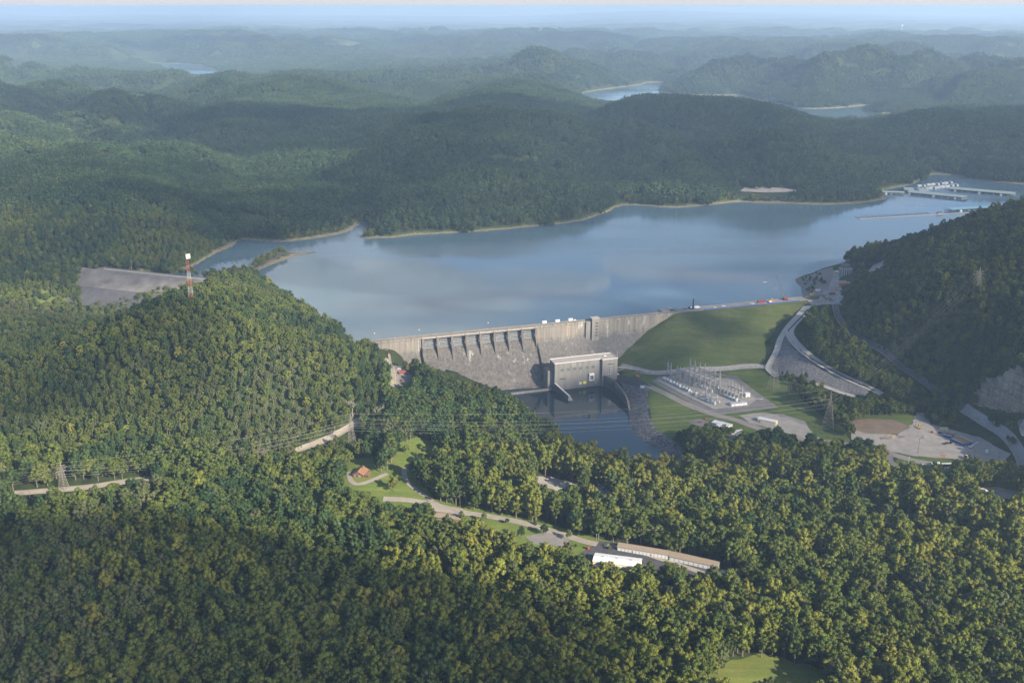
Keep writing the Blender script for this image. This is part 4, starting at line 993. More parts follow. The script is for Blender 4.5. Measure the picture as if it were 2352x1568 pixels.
for i, q in enumerate([(1350, 802), (1400, 822), (1447, 842), (1492, 858)]): transformer(g3(*q), RZ3, ordw[i] + ' transformer from the left under the smaller bus structure', 'transformers under the smaller bus structure')
def breaker(loc, label, group, proto={}):
    if 'e' not in proto:
        e = thing('oil_circuit_breaker', label, 'circuit breaker', loc, RZ3, group)
        for x in (-2.1, 0, 2.1):
            t = MB().cyl((x, 0, .6), .85, 2.5, 12); t.cyl((x, 0, 3.1), .85, .5, 12, .4); tk = t.build('tank', M['grey_tank'], e)
            b = MB(); b.bar((x, -.4, 3.3), (x, -1.0, 5.4), .34, 6); b.bar((x, .4, 3.3), (x, 1.0, 5.4), .34, 6); b.build('bushing', M['porcelain'], e)
        MB().box((0, 0, 0), (7, 2.4, .58)).build('plinth', M['deck'], e)
        proto['e'] = (e, kids_of(e)); return e
    return copy_tree(proto['e'][0], proto['e'][1], loc, RZ3, label, group)
for i, q in enumerate([(822, 562), (942, 630), (1012, 662), (1082, 692), (1152, 732), (1232, 678), (968, 560), (1095, 610)]):
    breaker(g3(*q), ('triple grey tank breaker at the left end of the big bus structure', 'triple tank breaker in front of the big bus structure, leftmost of the middle line', 'second triple tank breaker along the middle line', 'third triple tank breaker along the middle line', 'triple tank breaker at the right end of the middle line', 'triple tank breaker under the right end of the big bus structure', 'triple tank breaker half hidden under the big bus structure', 'triple tank breaker deep under the middle of the big bus structure')[i], 'triple tank circuit breakers')
for i, q in enumerate([(1078, 850), (1106, 863), (1138, 878), (1171, 893), (1206, 905)]):
    e = thing('regulator_tank', ordw[i] + ' tall cylindrical tank from the left near the front corner of the yard', 'tank', g3(*q), RZ3, 'five tall cylindrical tanks')
    MB().cyl((0, 0, .4), 1.15, 4.6, 14).build('body', M['grey_tank'], e); MB().cyl((0, 0, 0), 1.4, .38, 12).build('plinth', M['deck'], e); MB().cyl((0, 0, 5.02), 1.2, .3, 14, .7).build('lid', M['galv'], e)
    for x in (-.5, .5): MB().cyl((x, 0, 5.3), .18, 1.5, 8, .1).build('bushing', M['porcelain'], e)
for q, lab in (((890, 740), 'small white cabinet at the right end of the transformer row'), ((920, 655), 'pale cabinet left of the middle breaker line'), ((945, 655), 'pale cabinet beside the middle breaker line'), ((1265, 880), 'grey cabinet right of the tall tanks')):
    e = thing('control_cabinet', lab, 'cabinet', g3(*q), RZ3); MB().box((0, 0, 0), (1.6, 1.2, 2.6)).build('body', M['white_paint'], e); MB().box((0, -.62, .2), (1.2, .06, 2.1)).build('door', M['galv'], e)
# chain-link fence round the yard
fp = [hit2(*q) for q in [(1509, 876), (1580, 912), (1640, 941), (1718, 934), (1738, 918), (1682, 872), (1582, 858), (1530, 866), (1509, 876)]]
e = thing('chain_link_fence', 'thin grey chain-link fence enclosing the switchyard gravel', 'fence', fp[0])
ps, rl = MB(), MB()
for a, c in zip(fp[:-1], fp[1:]):
    n = max(1, int((c - a).length / 4))
    for k in range(n): q = a.lerp(c, k / n) - fp[0]; ps.bar(q, q + Vector((0, 0, 2.6)), .1)
    for z in (.3, 1.4, 2.5): rl.bar(a - fp[0] + Vector((0, 0, z + .6)), c - fp[0] + Vector((0, 0, z + .6)), .05)
ps.build('fence_posts', M['galv'], e)['kind'] = 'stuff'; rl.build('fence_rails', M['galv'], e)
# ------------------------------------------------------------------ buildings
def frame_of(p0, p1, hz=None):
    a = p0 if isinstance(p0, Vector) else (hit2(*p0) if hz is None else at(*p0, hz)); c = p1 if isinstance(p1, Vector) else (hit2(*p1) if hz is None else at(*p1, hz))
    return a, math.atan2(c.y - a.y, c.x - a.x), Vector((c - a).xy).length
def gable(name, label, cat, p0, p1, W_, H, rise, wall, roof, eave=.5, L=None, group=None, ridge='x', hz=None, sink=.6, zoff=0):
    """p0-p1: the front wall's foot; local x along it, y away from it"""
    a, rz, L0 = frame_of(p0, p1, hz); L = L or L0
    e = thing(name, label, cat, (a.x, a.y, a.z + zoff), rz, group)
    w = MB()
    if ridge == 'x':
        w.loft([[(x, 0, -sink), (x, W_, -sink), (x, W_, H), (x, W_ / 2, H + rise), (x, 0, H)] for x in (0, L)])
        w.build('wall', M[wall], e)
        k = rise / (W_ / 2)
        r = MB(); r.loft([[(x, -eave, H - k * eave + .04), (x, W_ / 2, H + rise + .04), (x, W_ + eave, H - k * eave + .04), (x, W_ + eave, H - k * eave + .26), (x, W_ / 2, H + rise + .28), (x, -eave, H - k * eave + .26)] for x in (-eave, L + eave)])
    else:
        w.loft([[(0, y, -sink), (L, y, -sink), (L, y, H), (L / 2, y, H + rise), (0, y, H)] for y in (W_, 0)])
        w.build('wall', M[wall], e)
        k = rise / (L / 2)
        r = MB(); r.loft([[(-eave, y, H - k * eave + .04), (L / 2, y, H + rise + .04), (L + eave, y, H - k * eave + .04), (L + eave, y, H - k * eave + .26), (L / 2, y, H + rise + .28), (-eave, y, H - k * eave + .26)] for y in (W_ + eave, -eave)])
    r.build('roof', M[roof], e)
    return e, L
def opening(e, name, x, z, w, h, mat, y=-.05, frame=True, face='y', d=.1):
    if face == 'y': o = MB().box((x, y, z), (w, d, h)).build(name, M[mat], e)
    else: o = MB().box((y, x, z), (d, w, h)).build(name, M[mat], e)
    if frame:
        f = MB(); t = .14
        for X, Z, ww, hh in ((x, z - t, w + 2 * t, t), (x, z + h, w + 2 * t, t), (x - w / 2 - t / 2, z, t, h), (x + w / 2 + t / 2, z, t, h)):
            if face == 'y': f.box((X, y - .03, Z), (ww, d, hh))
            else: f.box((y + .03 * (1 if y > 1 else -1), X, Z), (d, ww, hh))
        f.build('frame', M['white_paint'], o)
    return o
def P5(x, y): return 1320.7 + x * .1709, 1177.1 + y * .1709
M['garage_wall'] = plain('grey_garage_wall', (.36, .36, .36), .7, var=.08); M['garage_door'] = plain('pale_garage_door', (.5, .52, .54), .6, var=.06)
# two rows of garages
e, L_ = gable('garage_row', 'long tan-roofed garage row with white doors, left of the two', 'garage', P5(567, 508), P5(1258, 636), 8.5, 3.6, 1.9, 'garage_wall', 'tan_roof', .3)
for i in range(14): opening(e, 'garage_door', L_ * (i + .5) / 14, .05, L_ / 14 * .68, 2.6, 'garage_door', frame=False)
for f in (.30, .66): opening(e, 'red_panel', L_ * f, .3, .8, 1.8, 'red_paint', -.08, frame=False)
e, L_ = gable('garage_row', 'taller tan-roofed garage row adjoining at the right', 'garage', P5(1264, 642), P5(1915, 790), 9.5, 4.1, 2.3, 'garage_wall', 'tan_roof', .3)
for i in range(10): opening(e, 'garage_door', L_ * (i + .5) / 10, .05, L_ / 10 * .72, 2.8, 'garage_door', frame=False)
# white metal warehouse
A4, B4, C4, D4 = [at(*P5(*q), -37) for q in ((240, 645), (390, 550), (960, 670), (870, 725))]
dl_ = (D4 - A4).normalized(); Lw = Vector((D4 - A4).xy).length; Ww = abs(Vector((-dl_.y, dl_.x, 0)).dot(B4 - A4))
gzw = ground(A4.x + 10, A4.y + 5)
e = thing('warehouse', 'white low-pitched metal warehouse partly hidden by trees', 'warehouse', (A4.x, A4.y, gzw), math.atan2(dl_.y, dl_.x))
Hh = -37 - gzw
MB().loft([[(x, 0, -.6), (x, Ww, -.6), (x, Ww, Hh - .3), (x, Ww / 2, Hh + .8), (x, 0, Hh - .3)] for x in (0, Lw)]).build('wall', M['cream_wall'], e)
MB().loft([[(x, -.4, Hh - .34), (x, Ww / 2, Hh + .86), (x, Ww + .4, Hh - .34), (x, Ww + .4, Hh - .1), (x, Ww / 2, Hh + 1.1), (x, -.4, Hh - .1)] for x in (-.4, Lw + .4)]).build('roof', M['white_roof'], e)
sm = MB()
for k in range(int(Lw / 2.4)):
    x_ = 1 + 2.4 * k; sm.bar((x_, -.3, Hh - .06), (x_, Ww / 2, Hh + 1.12), .16); sm.bar((x_, Ww / 2, Hh + 1.12), (x_, Ww + .3, Hh - .06), .16)
sm.build('roof_seams', M['galv'], e); [MB().cyl((Lw * f_, Ww / 2, Hh + 1.1), .6, .9, 10).build('roof_vent', M['galv'], e) for f_ in (.2, .5, .8)]
opening(e, 'door', Ww * .5, 0, 4, 4, 'white_paint', Lw + .05, face='x', frame=False)
for i in range(4): opening(e, 'door', Lw * (i + .5) / 4, 0, 3.6, 3.6, 'grey_tank', -.05, frame=False)
# brown house with a rust roof
e, L_ = gable('house', 'small brown house with a rust-coloured roof in a mown clearing', 'house', (810, 1095), (834, 1097), 13, 3.4, 3.0, 'brown_wall', 'rust_roof', .9, ridge='y')
for x in (.22, .62, .75): opening(e, 'window', L_ * x, 1.1, 1.1, 1.3, 'glass')
opening(e, 'window', L_ * .5, 4.2, 1.0, .9, 'glass')
for y in (3, 9): opening(e, 'window', y, 1.1, 1.3, 1.3, 'glass', L_ + .05, face='x')
MB().box((L_ * .72, 9.5, 3), (1.3, 1.1, 5.4)).build('chimney', M['dirt'], e)
w_ = MB(); w_.box((L_ + 2.4, 5, -.5), (4.7, 7, 3.3)); w_.build('wing', M['brown_wall'], e); MB().box((L_ + 2.6, 5, 2.85), (5.2, 7.8, .3)).build('porch_roof', M['rust_roof'], e)
# visitor building with brown roofs
e, L_ = gable('visitor_building', 'low brown-roofed visitor building half hidden by trees', 'building', (992, 1192), (1012, 1195), 9, 3, 1.8, 'dirt', 'tan_roof', 1.0, L=15)
for x in (3, 7.5, 12): opening(e, 'window', x, 1, 2, 1.3, 'glass')
MB().loft([[(15.2, -1, 2.9), (15.2, 3, 4.1), (15.2, 7, 2.9), (15.2, 7, 3.1), (15.2, 3, 4.35), (15.2, -1, 3.1)], [(27, -1, 2.9), (27, 3, 4.1), (27, 7, 2.9), (27, 7, 3.1), (27, 3, 4.35), (27, -1, 3.1)]]).build('wing_roof', M['tan_roof'], e)
MB().box((21, 3, -.6), (11, 7, 3.4)).build('wing', M['dirt'], e)
# red roofed kiosk at the left abutment
e, L_ = gable('kiosk', 'small red-roofed kiosk beside the road at the left end of the dam', 'kiosk', (918, 862), (936, 860), 6.5, 2.8, 1.3, 'dirt', 'red_roof', .8)
opening(e, 'window', L_ * .3, 1, 1.6, 1.1, 'glass'); opening(e, 'door', L_ * .7, 0, 1, 2.1, 'dark')
e = thing('roadside_sign', 'orange wheeled message sign below the kiosk', 'sign', hit2(922, 879), .2)
MB().box((0, 0, .5), (2.6, 1.3, .7)).build('trailer', M['orange'], e); MB().box((0, 0, 2.2), (2.8, .25, 1.7)).build('panel', M['black'], e); MB().box((0, 0, 1.2), (.2, .2, 1.0)).build('mast', M['orange'], e)
for s in (-1, 1): MB().loft([[(.35 * math.cos(t), s * .72 + q, .35 + .35 * math.sin(t)) for t in [i * math.pi / 4 for i in range(8)]] for q in (-.1, .1)]).build('wheel', M['tyre'], e)
# valley buildings
def Z(x, y): return z3(x, y)
e, L_ = gable('metal_shed', 'cream shed with a pale metal roof on the gravel apron', 'shed', Z(1780, 1133), Z(2022, 1188), 7.5, 4.0, 1.0, 'cream_wall', 'white_roof', .3)
opening(e, 'door', L_ * .10, 0, 1.1, 2.2, 'dark'); opening(e, 'window', 3.6, 1.1, 1.2, 1.4, 'glass', L_ + .05, face='x'); opening(e, 'awning', L_ * .2, 2.2, 2.4, .3, 'galv', -.5, False, d=1.0)
e, L_ = gable('office', 'low white-roofed office at the edge of the dark trees', 'office', Z(1215, 1225), Z(1328, 1256), 15, 3.8, .9, 'cream_wall', 'white_roof', .4, L=13)
opening(e, 'door', 2, 0, 1.1, 2.1, 'dark'); opening(e, 'window', 6, 1.1, 1.6, 1.2, 'glass'); opening(e, 'window', 10, 1.1, 1.6, 1.2, 'glass')
for y in (3, 8, 12): opening(e, 'window', y, 1.1, 1.4, 1.2, 'glass', 13.05, face='x')
MB().box((-4.2, 10.5, -.5), (8, 8, 4.0)).build('wing', M['cream_wall'], e); MB().box((-4.3, 10.5, 3.52), (8.8, 8.8, .4)).build('wing_roof', M['white_roof'], e)
e, L_ = gable('long_shed', 'long low white shed at the front corner of the switchyard', 'shed', Z(1430, 932), Z(1640, 908), 6.5, 3.2, .9, 'white_paint', 'galv', .3)
for x in (.2, .5, .8): opening(e, 'vent', L_ * x, 1.6, 1.2, .8, 'galv', frame=False)
e, L_ = gable('equipment_house', 'small white block house behind the smaller bus structure', 'shed', Z(1622, 808), Z(1680, 803), 6, 4.6, .5, 'white_paint', 'white_roof', .4); opening(e, 'door', L_ * .5, 0, 1.4, 2.4, 'galv')
e, L_ = gable('gauge_house', 'tiny white gauge house on the bank above the riprap', 'hut', Z(205, 690), Z(248, 684), 3.6, 3.0, 1.0, 'white_paint', 'white_roof', .35); opening(e, 'door', L_ * .5, 0, .9, 2, 'galv', frame=False)
# far houses on the hills
for x, y, w, lab in ((627, 154, 46, 'long pale house on a far hillside left of centre'), (465, 190, 22, 'lone pale house on the lit ridge left of centre'), (595, 281, 12, 'tiny white house alone on the dark wooded hillside'), (1118, 146, 34, 'far white house on the hills above centre'), (453, 109, 40, 'distant pale house above the far lake reach'), (806, 136, 36, 'distant white roofed house among far woods'), (1238, 71, 60, 'very distant white barn on the plain')):
    w *= .62; p = hit(x, y); e, L_ = gable('far_house', lab, 'house', p, p + Vector((w, random.uniform(-4, 4), 0)), w * .45, w * .2, w * .14, 'white_paint', 'tan_roof', .5, L=w, zoff=6, sink=25); 
    for k in (.25, .6): opening(e, 'window', w * k, w * .05, w * .08, w * .08, 'glass', frame=False)
p = hit(2071, 68); e = thing('water_tower', 'distant white water tower on the plain', 'water tower', p)
hh = 62; MB().loft([[(r * math.cos(t), r * math.sin(t), z) for t in [i * math.pi / 8 for i in range(16)]] for r, z in ((2, hh - 24), (11, hh - 16), (14, hh - 8), (11, hh - 1), (3, hh + 2))]).build('tank', M['white_paint'], e)
MB().cyl((0, 0, -5), 3.2, hh - 18, 10).build('stem', M['white_paint'], e)
# construction on the far side of the crest
def P4(x, y): return 1780 + .09766 * x, 574.2 + .09766 * y
a = hit2(*P4(1500, 900)); rzc = .42
e = thing('formwork_block', 'concrete block under construction topped with orange timber formwork', 'construction', a, .06)
MB().box((8.5, 8, -3), (17, 15, 9)).build('base', M['deck'], e)
f = MB(); f.box((8.5, 3, 6.02), (18, 10, 1.6)); f.build('formwork', M['orange'], e)
g = MB(); [g.box((1 + 2.5 * k, 3, 7.64), (.5, 10, .35)) for k in range(7)]; [g.box((8.5, -1 + 2.6 * k, 7.66), (18, .4, .4)) for k in range(4)]; g.build('joists', M['pale_wood'], e)
MB().box((8.5, 12.5, 6.02), (14, 6, .9)).build('slab', M['concrete_pad'], e)
a = hit2(*P4(1560, 650)); e = thing('intake_structure', 'grey ribbed concrete block behind the orange formwork', 'construction', a + Vector((0, 4, 0)), .06)
MB().box((9, 6, -4), (17, 10, 15)).build('body', M['ph'], e)
r_b = MB(); [r_b.box((2 + 3.5 * k, .6, -4), (1.0, 1.0, 15.4)) for k in range(5)]; r_b.build('rib', M['grey_tank'], e); MB().box((9, 6, 11.02), (18, 11, .6)).build('top_slab', M['deck'], e)
MB().box((9, 8, 11.65), (12, 5, 6.5)).build('upper_block', M['old_asphalt'], e)
e, L_ = gable('site_hut', 'pale tan site hut at the end of the haul road', 'hut', P4(1395, 560), P4(1500, 560), 6, 4, .4, 'pale_wood', 'cream_wall', .5); opening(e, 'door', L_ * .6, 0, 2, 2.6, 'dark', frame=False)
e = thing('blue_barrier', 'long low blue fence along the grass edge of the crest road', 'barrier', W(s1 + 40, 6.6, 14.15), DRZ)
MB().box((78, 0, .25), (150, .12, 1.0)).build('panel', M['blue_form'], e); fp_ = MB(); [fp_.box((3 + 5 * k, 0, 0), (.14, .2, 1.35)) for k in range(31)]; fp_.build('fence_posts', M['galv'], e)['kind'] = 'stuff'
# ------------------------------------------------------------------ vehicles
def wheels(e, L, W_, r=.36, xs=None, name='wheel'):
    for x in (xs or (-L * .31, L * .31)):
        for s in (-1, 1):
            y = s * (W_ / 2 - .12)
            MB().loft([[(x + r * math.cos(t), y + q, r + r * math.sin(t)) for t in [i * math.pi / 5 for i in range(10)]] for q in (-.13, .13)]).build(name, M['tyre'], e)
CARP = {}
def car_parts(e, paint, kind):
    L, W_ = (4.6, 1.85) if kind == 'car' else (5.6, 2.0)
    b = MB()
    def sec(x, zt, w): return [(x, -w / 2, .32), (x, w / 2, .32), (x, w / 2 * .98, zt * .8), (x, w / 2 * .9, zt), (x, -w / 2 * .9, zt), (x, -w / 2 * .98, zt * .8)]
    if kind == 'pickup': prof_ = [(-2.8, .95, 1.9), (-2.7, 1.1, 2), (.1, 1.12, 2), (.9, 1.12, 2), (2.5, 1.0, 1.95), (2.8, .8, 1.8)]; cab = (-.55, 1.35, .55)
    else: prof_ = [(-2.3, .75, 1.7), (-2.15, .95, 1.82), (-.2, 1.0, 1.85), (1.0, .98, 1.85), (2.05, .85, 1.78), (2.3, .65, 1.6)]; cab = (-1.75, 1.1, .5)
    b.loft([sec(*p_) for p_ in prof_])
    x0, x1, hh = cab; z0 = .98 if kind == 'car' else 1.1
    b.build('body', M[paint], e)
    g = MB(); w0, w1 = W_ * .46, W_ * .39
    g.loft([[(x0, -w0, z0), (x1, -w0, z0), (x1, w0, z0), (x0, w0, z0)], [(x0 + .35, -w1, z0 + hh - .08), (x1 - .6, -w1, z0 + hh - .08), (x1 - .6, w1, z0 + hh - .08), (x0 + .35, w1, z0 + hh - .08)]]); g.build('windows', M['glass'], e)
    MB().box(((x0 + x1 - .25) / 2, 0, z0 + hh - .07), (x1 - x0 - 1.05, w1 * 2.02, .1)).build('roof', M[paint], e)
    wheels(e, L, W_)
    for s in (-1, 1): MB().box((prof_[-1][0] - .03, s * .6, .62), (.12, .32, .16)).build('headlight', M['white_paint'], e)
def car(p, rz, paint, label, kind='car', group=None, z=None):
    p = Vector(p) if len(p) == 3 else hit2(*p)
    if z is not None: p.z = z
    else: p = p + Vector((0, 0, .55))
    key = (paint, kind)
    nm = 'pickup_truck' if kind == 'pickup' else 'parked_car'; cat = 'truck' if kind == 'pickup' else 'car'
    if key not in CARP:
        e = thing(nm, label, cat, p, rz, group); car_parts(e, paint, kind); CARP[key] = (e, kids_of(e)); return e
    return copy_tree(*CARP[key], p, rz, label, group)
def prdir(a, c):
    a, c = hit2(*a), hit2(*c); return math.atan2(c.y - a.y, c.x - a.x)
car((1419, 861), .3, 'white_paint', 'white car parked beside the powerhouse door')
car((1415.5, 859), 1.2, 'red_paint', 'red car just behind the white one at the powerhouse door')
car((1622, 963), .3, 'red_paint', 'red car on the pale lot above the white-roofed office'); car((1611, 971), .2, 'red_paint', 'red car nearest the pole pair on the office lot')
for i, q in enumerate([(1693.5, 991), (1687, 994.5), (1681.5, 998), (1700, 989)]): car(q, .25, 'white_paint', ordw[i] + ' of the white cars parked below the office, counted from the back left', group='white cars below the office') if i < 3 else car(q, .3, 'silver', 'silver car at the far end of the office row')
for i, (f, pt) in enumerate(zip(np.linspace(0, 1, 7), ('white_paint', 'silver', 'white_paint', 'black', 'silver', 'white_paint', 'blue_car'))):
    car((1376 + 27 * f, 1115 + 21 * f), -.2, pt, ordw[i] + ' car from the top of the row along the wooded parking lot edge', group='cars along the wooded lot')
car((2231, 961), prdir((2218, 944), (2250, 965)), 'blue_car', 'dark blue car driving down the valley road'); car((2276, 989), prdir((2265, 976), (2290, 993)), 'silver', 'silver car with an orange load on the valley road')
car((2158, 995.5), .1, 'black', 'black car at the back of the gravel yard'); car((2150, 1074), .1, 'white_paint', 'white car below the campers'); car((2114, 1068), .1, 'silver', 'silver pickup left of the campers', 'pickup'); car((1929, 700), -1.2, 'white_paint', 'white car on the road at the right end of the crest')
car((916.5, 849), .1, 'white_paint', 'white car parked beside the red-roofed kiosk'); car((892, 812), prdir((902, 838), (888, 814)), 'red_paint', 'red car on the road above the kiosk'); car((1045, 1184), .1, 'blue_car', 'blue car by the visitor building'); car((1051, 1185.5), .1, 'blue_car', 'second blue car by the visitor building, nearer the pole')
car(W(s1 + 78, -2, 14.2), DRZ, 'white_paint', 'white pickup on the work platform', 'pickup', z=14.2); car(W(s1 + 63, 1, 14.2), DRZ, 'silver', 'silver car on the work platform left of the pickup', z=14.2); car(W(s1 + 122, 0, 14.2), DRZ, 'white_paint', 'white pickup farther right on the work platform', 'pickup', z=14.2); car((2290, 1133), .3, 'silver', 'silver car in the lower campground lot'); car((2262, 1128), .6, 'white_paint', 'white car in the lower campground lot'); car((1249, 1250), .4, 'silver', 'silver car on the lower parking lot')
def truck(p, rz, label, cat, name, cab, box, L=8, hb=2.8, flat=False, group=None, z=None):
    p = Vector(p) if len(p) == 3 else hit2(*p) + Vector((0, 0, .5))
    e = thing(name, label, cat, p, rz, group)
    MB().box((0, 0, .7), (L, 2.3, .3)).build('chassis', M['black'], e)
    c = MB(); c.loft([[(x, -1.15, z0), (x, 1.15, z0), (x, 1.1, z1), (x, -1.1, z1)] for x, z0, z1 in ((L / 2 - 2.0, 1.02, 3.0), (L / 2 - .5, 1.02, 2.9), (L / 2 + .1, 1.02, 1.9))]); cb = c.build('cab', M[cab], e)
    MB().box((L / 2 - .18, 0, 2.0), (.5, 2.0, .7)).build('windscreen', M['glass'], cb)
    if flat: MB().box((-1.1, 0, 1.02), (L - 2.6, 2.4, .25)).build('flatbed', M[box], e)
    else: MB().box((-1.1, 0, 1.02), (L - 2.5, 2.45, hb)).build('cargo_box', M[box], e)
    wheels(e, L, 2.3, .48, (-L * .36, -L * .24, L * .34)); return e
truck((1465, 867), 1.9, 'orange truck at the right edge of the powerhouse parking lot', 'truck', 'work_truck', 'orange', 'orange', 6, 1.2)
truck(W(s1 + 38, -3, 14.2), DRZ, 'white box truck beside the drill mast on the crest', 'truck', 'box_truck', 'white_paint', 'white_paint', 9, 2.9)
truck(W(s1 + 24, -6, 14.2), DRZ, 'dark flatbed truck left of the drill mast', 'truck', 'flatbed_truck', 'black', 'weathered', 10, flat=True)
truck(W(s1 + 150, 2, 14.2), DRZ, 'orange and white truck left of the red container', 'truck', 'work_truck', 'orange', 'white_paint', 7, 1.2)
truck((2176, 1020), .25, 'long black flatbed truck in front of the blue forms', 'truck', 'flatbed_truck', 'black', 'black', 11, flat=True)
truck(P4(1360, 1060), .12, 'red and white truck at the crest junction', 'truck', 'box_truck', 'white_paint', 'red_paint', 12, 2.4)
# drill mast, crane, machines
e = thing('drill_rig', 'drill rig with a tall black vertical mast on the crest', 'drill rig', W(s1 + 31, -4, 14.2), DRZ)
MB().box((0, 0, .3), (5, 2.6, 1.3)).build('carrier', M['black'], e); MB().lattice((1.5, 0, 1.62), 1.2, 1.0, 12.5, 8, .34, .2).build('mast', M['black'], e)
for s in (-1, 1): MB().box((0, s * 1.6, 0), (4.6, .5, .9)).build('track', M['tyre'], e)
MB().box((-1.5, 0, 1.62), (1.6, 1.6, 1.5)).build('cab', M['white_paint'], e)
e = thing('crawler_crane', 'crawler crane with a long grey lattice boom over the lake', 'crane', W(s2 - 36, -5, 14.2), DRZ)
MB().box((0, 0, 1.3), (6, 3.6, 2.4)).build('house', M['red_paint'], e)
for s in (-1, 1): MB().box((0, s * 2.0, 0), (6.6, 1.0, 1.25)).build('track', M['tyre'], e)
bm_ = MB(); bp_, bq = Vector((-2, 0, 3.4)), Vector((-14.5, 3.0, 35)); dv = (bq - bp_)
for k in range(12):
    pass
sx_ = dv.normalized().cross(Vector((0, 1, 0))).normalized() * .8; sy_ = Vector((0, .8, 0))
cs = [[bp_ + dv * (k / 14) + (sx_ * a + sy_ * b) * (1.0 if 0 < k < 14 else .3) for a, b in ((-1, -1), (1, -1), (1, 1), (-1, 1))] for k in range(15)]
for i in range(4):
    bm_.path([c[i] for c in cs], .26)
    for k in range(14): bm_.bar(cs[k][i], cs[k + 1][(i + 1) % 4], .16)
bm_.build('boom', M['old_asphalt'], e); MB().bar((1.5, 0, 3.7), (-.2, 0, 9), .3).build('gantry', M['black'], e)
c_ = MB(); c_.bar((-.2, 0, 9), bq, .12); c_.bar(bq, bq + Vector((-.1, 0, -17)), .12); c_.build('cable', M['black'], e); MB().box(bq + Vector((-.1, 0, -18.4)), (.8, .8, 1.4)).build('hook', M['yellow'], e)
def excavator(p, rz, paint, label, z=None):
    p = Vector(p) if len(p) == 3 else hit2(*p) + Vector((0, 0, .5))
    e = thing('excavator', label, 'excavator', p, rz)
    for s in (-1, 1): MB().box((0, s * 1.2, 0), (4.0, .6, .9)).build('track', M['tyre'], e)
    MB().box((-.4, 0, .95), (3.4, 2.6, 1.2)).build('house', M[paint], e); MB().box((.7, .7, 2.17), (1.3, 1.0, 1.2)).build('cab', M['glass'], e)
    MB().path([(1.0, -.4, 1.9), (3.4, -.4, 4.6), (5.6, -.4, 3.2), (5.8, -.4, 1.0)], .5).build('arm', M[paint], e); MB().box((5.7, -.4, .2), (1.0, 1.1, .9)).build('bucket', M['weathered'], e); return e
excavator((2110, 984), 1.0, 'yellow', 'yellow excavator where the track enters the gravel yard'); excavator(P4(850, 1075), .2, 'yellow', 'yellow excavator near the rubble point on the crest'); excavator(P4(1460, 950), .8, 'yellow', 'yellow excavator below the orange formwork'); excavator(P4(1225, 975), .3, 'green_roof', 'green machine on the pale junction gravel'); excavator(W(s2 - 62, -3, 14.2), DRZ + .2, 'yellow', 'low yellow machine left of the crane')
def container(p, rz, paint, label, d=(8, 2.5, 2.7), cat='container', name='container'):
    p = Vector(p) if len(p) == 3 else hit2(*p) + Vector((0, 0, .5)); e = thing(name, label, cat, p, rz)
    b = MB(); b.box((0, 0, .12), d)
    for k in range(int(d[0] / .8)):
        for s in (-1, 1): b.box((-d[0] / 2 + .5 + .8 * k, s * d[1] / 2, .25), (.35, .1, d[2] - .3))
    b.build('body', M[paint], e); MB().box((d[0] / 2 + .03, 0, .3), (.08, d[1] * .9, d[2] * .85)).build('door', M[paint], e); MB().box((0, 0, d[2] + .13), (d[0] + .1, d[1] + .1, .12)).build('roof', M[paint], e); return e
container(W(s2 - 75, -3, 14.2), DRZ, 'red_paint', 'long dark red container on the crest platform', (12, 2.6, 2.8)); container((2167, 989), .15, 'cream_wall', 'cream container at the back of the blue forms', (9, 3, 3)); container((2219, 1055), 1.35, 'cream_wall', 'tan trailer at the front of the gravel yard', (7, 2.6, 3.2), 'trailer', 'site_trailer'); container((1700, 922), RZ3, 'galv', 'grey box on the gravel right of the substation shed', (4, 2.2, 1.6))
container((2141, 994.5), 1.5, 'red_paint', 'small red skid on the gravel yard', (2.4, 1.8, 1.6)); container(P5(172, 492), .7, 'red_paint', 'small red bin by the garage yard gate', (2.2, 2.0, 1.8), 'bin', 'waste_bin'); container(P4(1545, 1000), .3, 'blue_form', 'small blue box near the orange formwork', (3, 2, 2.6)); container(P4(1010, 985), .1, 'white_paint', 'white site cabin beside the orange post', (7, 3, 3.2), 'cabin', 'site_cabin')
e = thing('white_silo', 'white bulk tank on legs at the right of the gravel yard', 'tank', hit2(2266, 1043), .3); MB().cyl((0, 0, 1.4), 1.6, 3.2, 14).build('body', M['white_paint'], e); MB().cyl((0, 0, 4.62), 1.6, .9, 14, .5).build('lid', M['white_paint'], e)
for s in (-1, 1):
    for t in (-1, 1): MB().box((s * 1.1, t * 1.1, -.2), (.25, .25, 2)).build('leg', M['galv'], e)
e = thing('telehandler', 'white telescopic handler with a raised boom beside the blue forms', 'telehandler', hit2(2230, 1029) + Vector((0, 0, .5)), .35)
MB().box((0, 0, .7), (5.4, 2.2, 1.1)).build('body', M['white_paint'], e); MB().box((-.3, .8, 1.82), (1.6, 1.0, 1.3)).build('cab', M['glass'], e); MB().bar((-2.2, -.3, 2.2), (8.5, -.3, 5.6), .8).build('boom', M['white_paint'], e); wheels(e, 5.4, 2.6, .7)
def form(label, p0, p1, wdt, hh, ny):
    a, rz, L = frame_of(p0, p1); e = thing('steel_form', label, 'formwork', a + Vector((0, 0, .5)), rz)
    for y in (0, wdt): 
        s = MB(); s.box((L / 2, y, 0), (L, .35, hh)); [s.box((L * k / 10, y - .3, 0), (.3, .3, hh)) for k in range(11)]; s.build('side_panel', M['blue_form'], e)
    for x in (0, L): MB().box((x, wdt / 2, 0), (.35, wdt - .4, hh)).build('end_panel', M['blue_form'], e)
    t = MB(); [t.box((L * (k + .5) / ny, wdt / 2, hh + .02), (.35, wdt, .35)) for k in range(ny)]; t.build('crossbars', M['yellow'], e)
    b = MB(); [b.box((L / 2, y, hh + .4), (L, .3, .4)) for y in (0, wdt)]; b.build('rails', M['white_paint'], e)
    MB().box((L / 2, wdt / 2, .1), (L - .8, wdt - .8, .2)).build('floor', M['blue_form'], e)
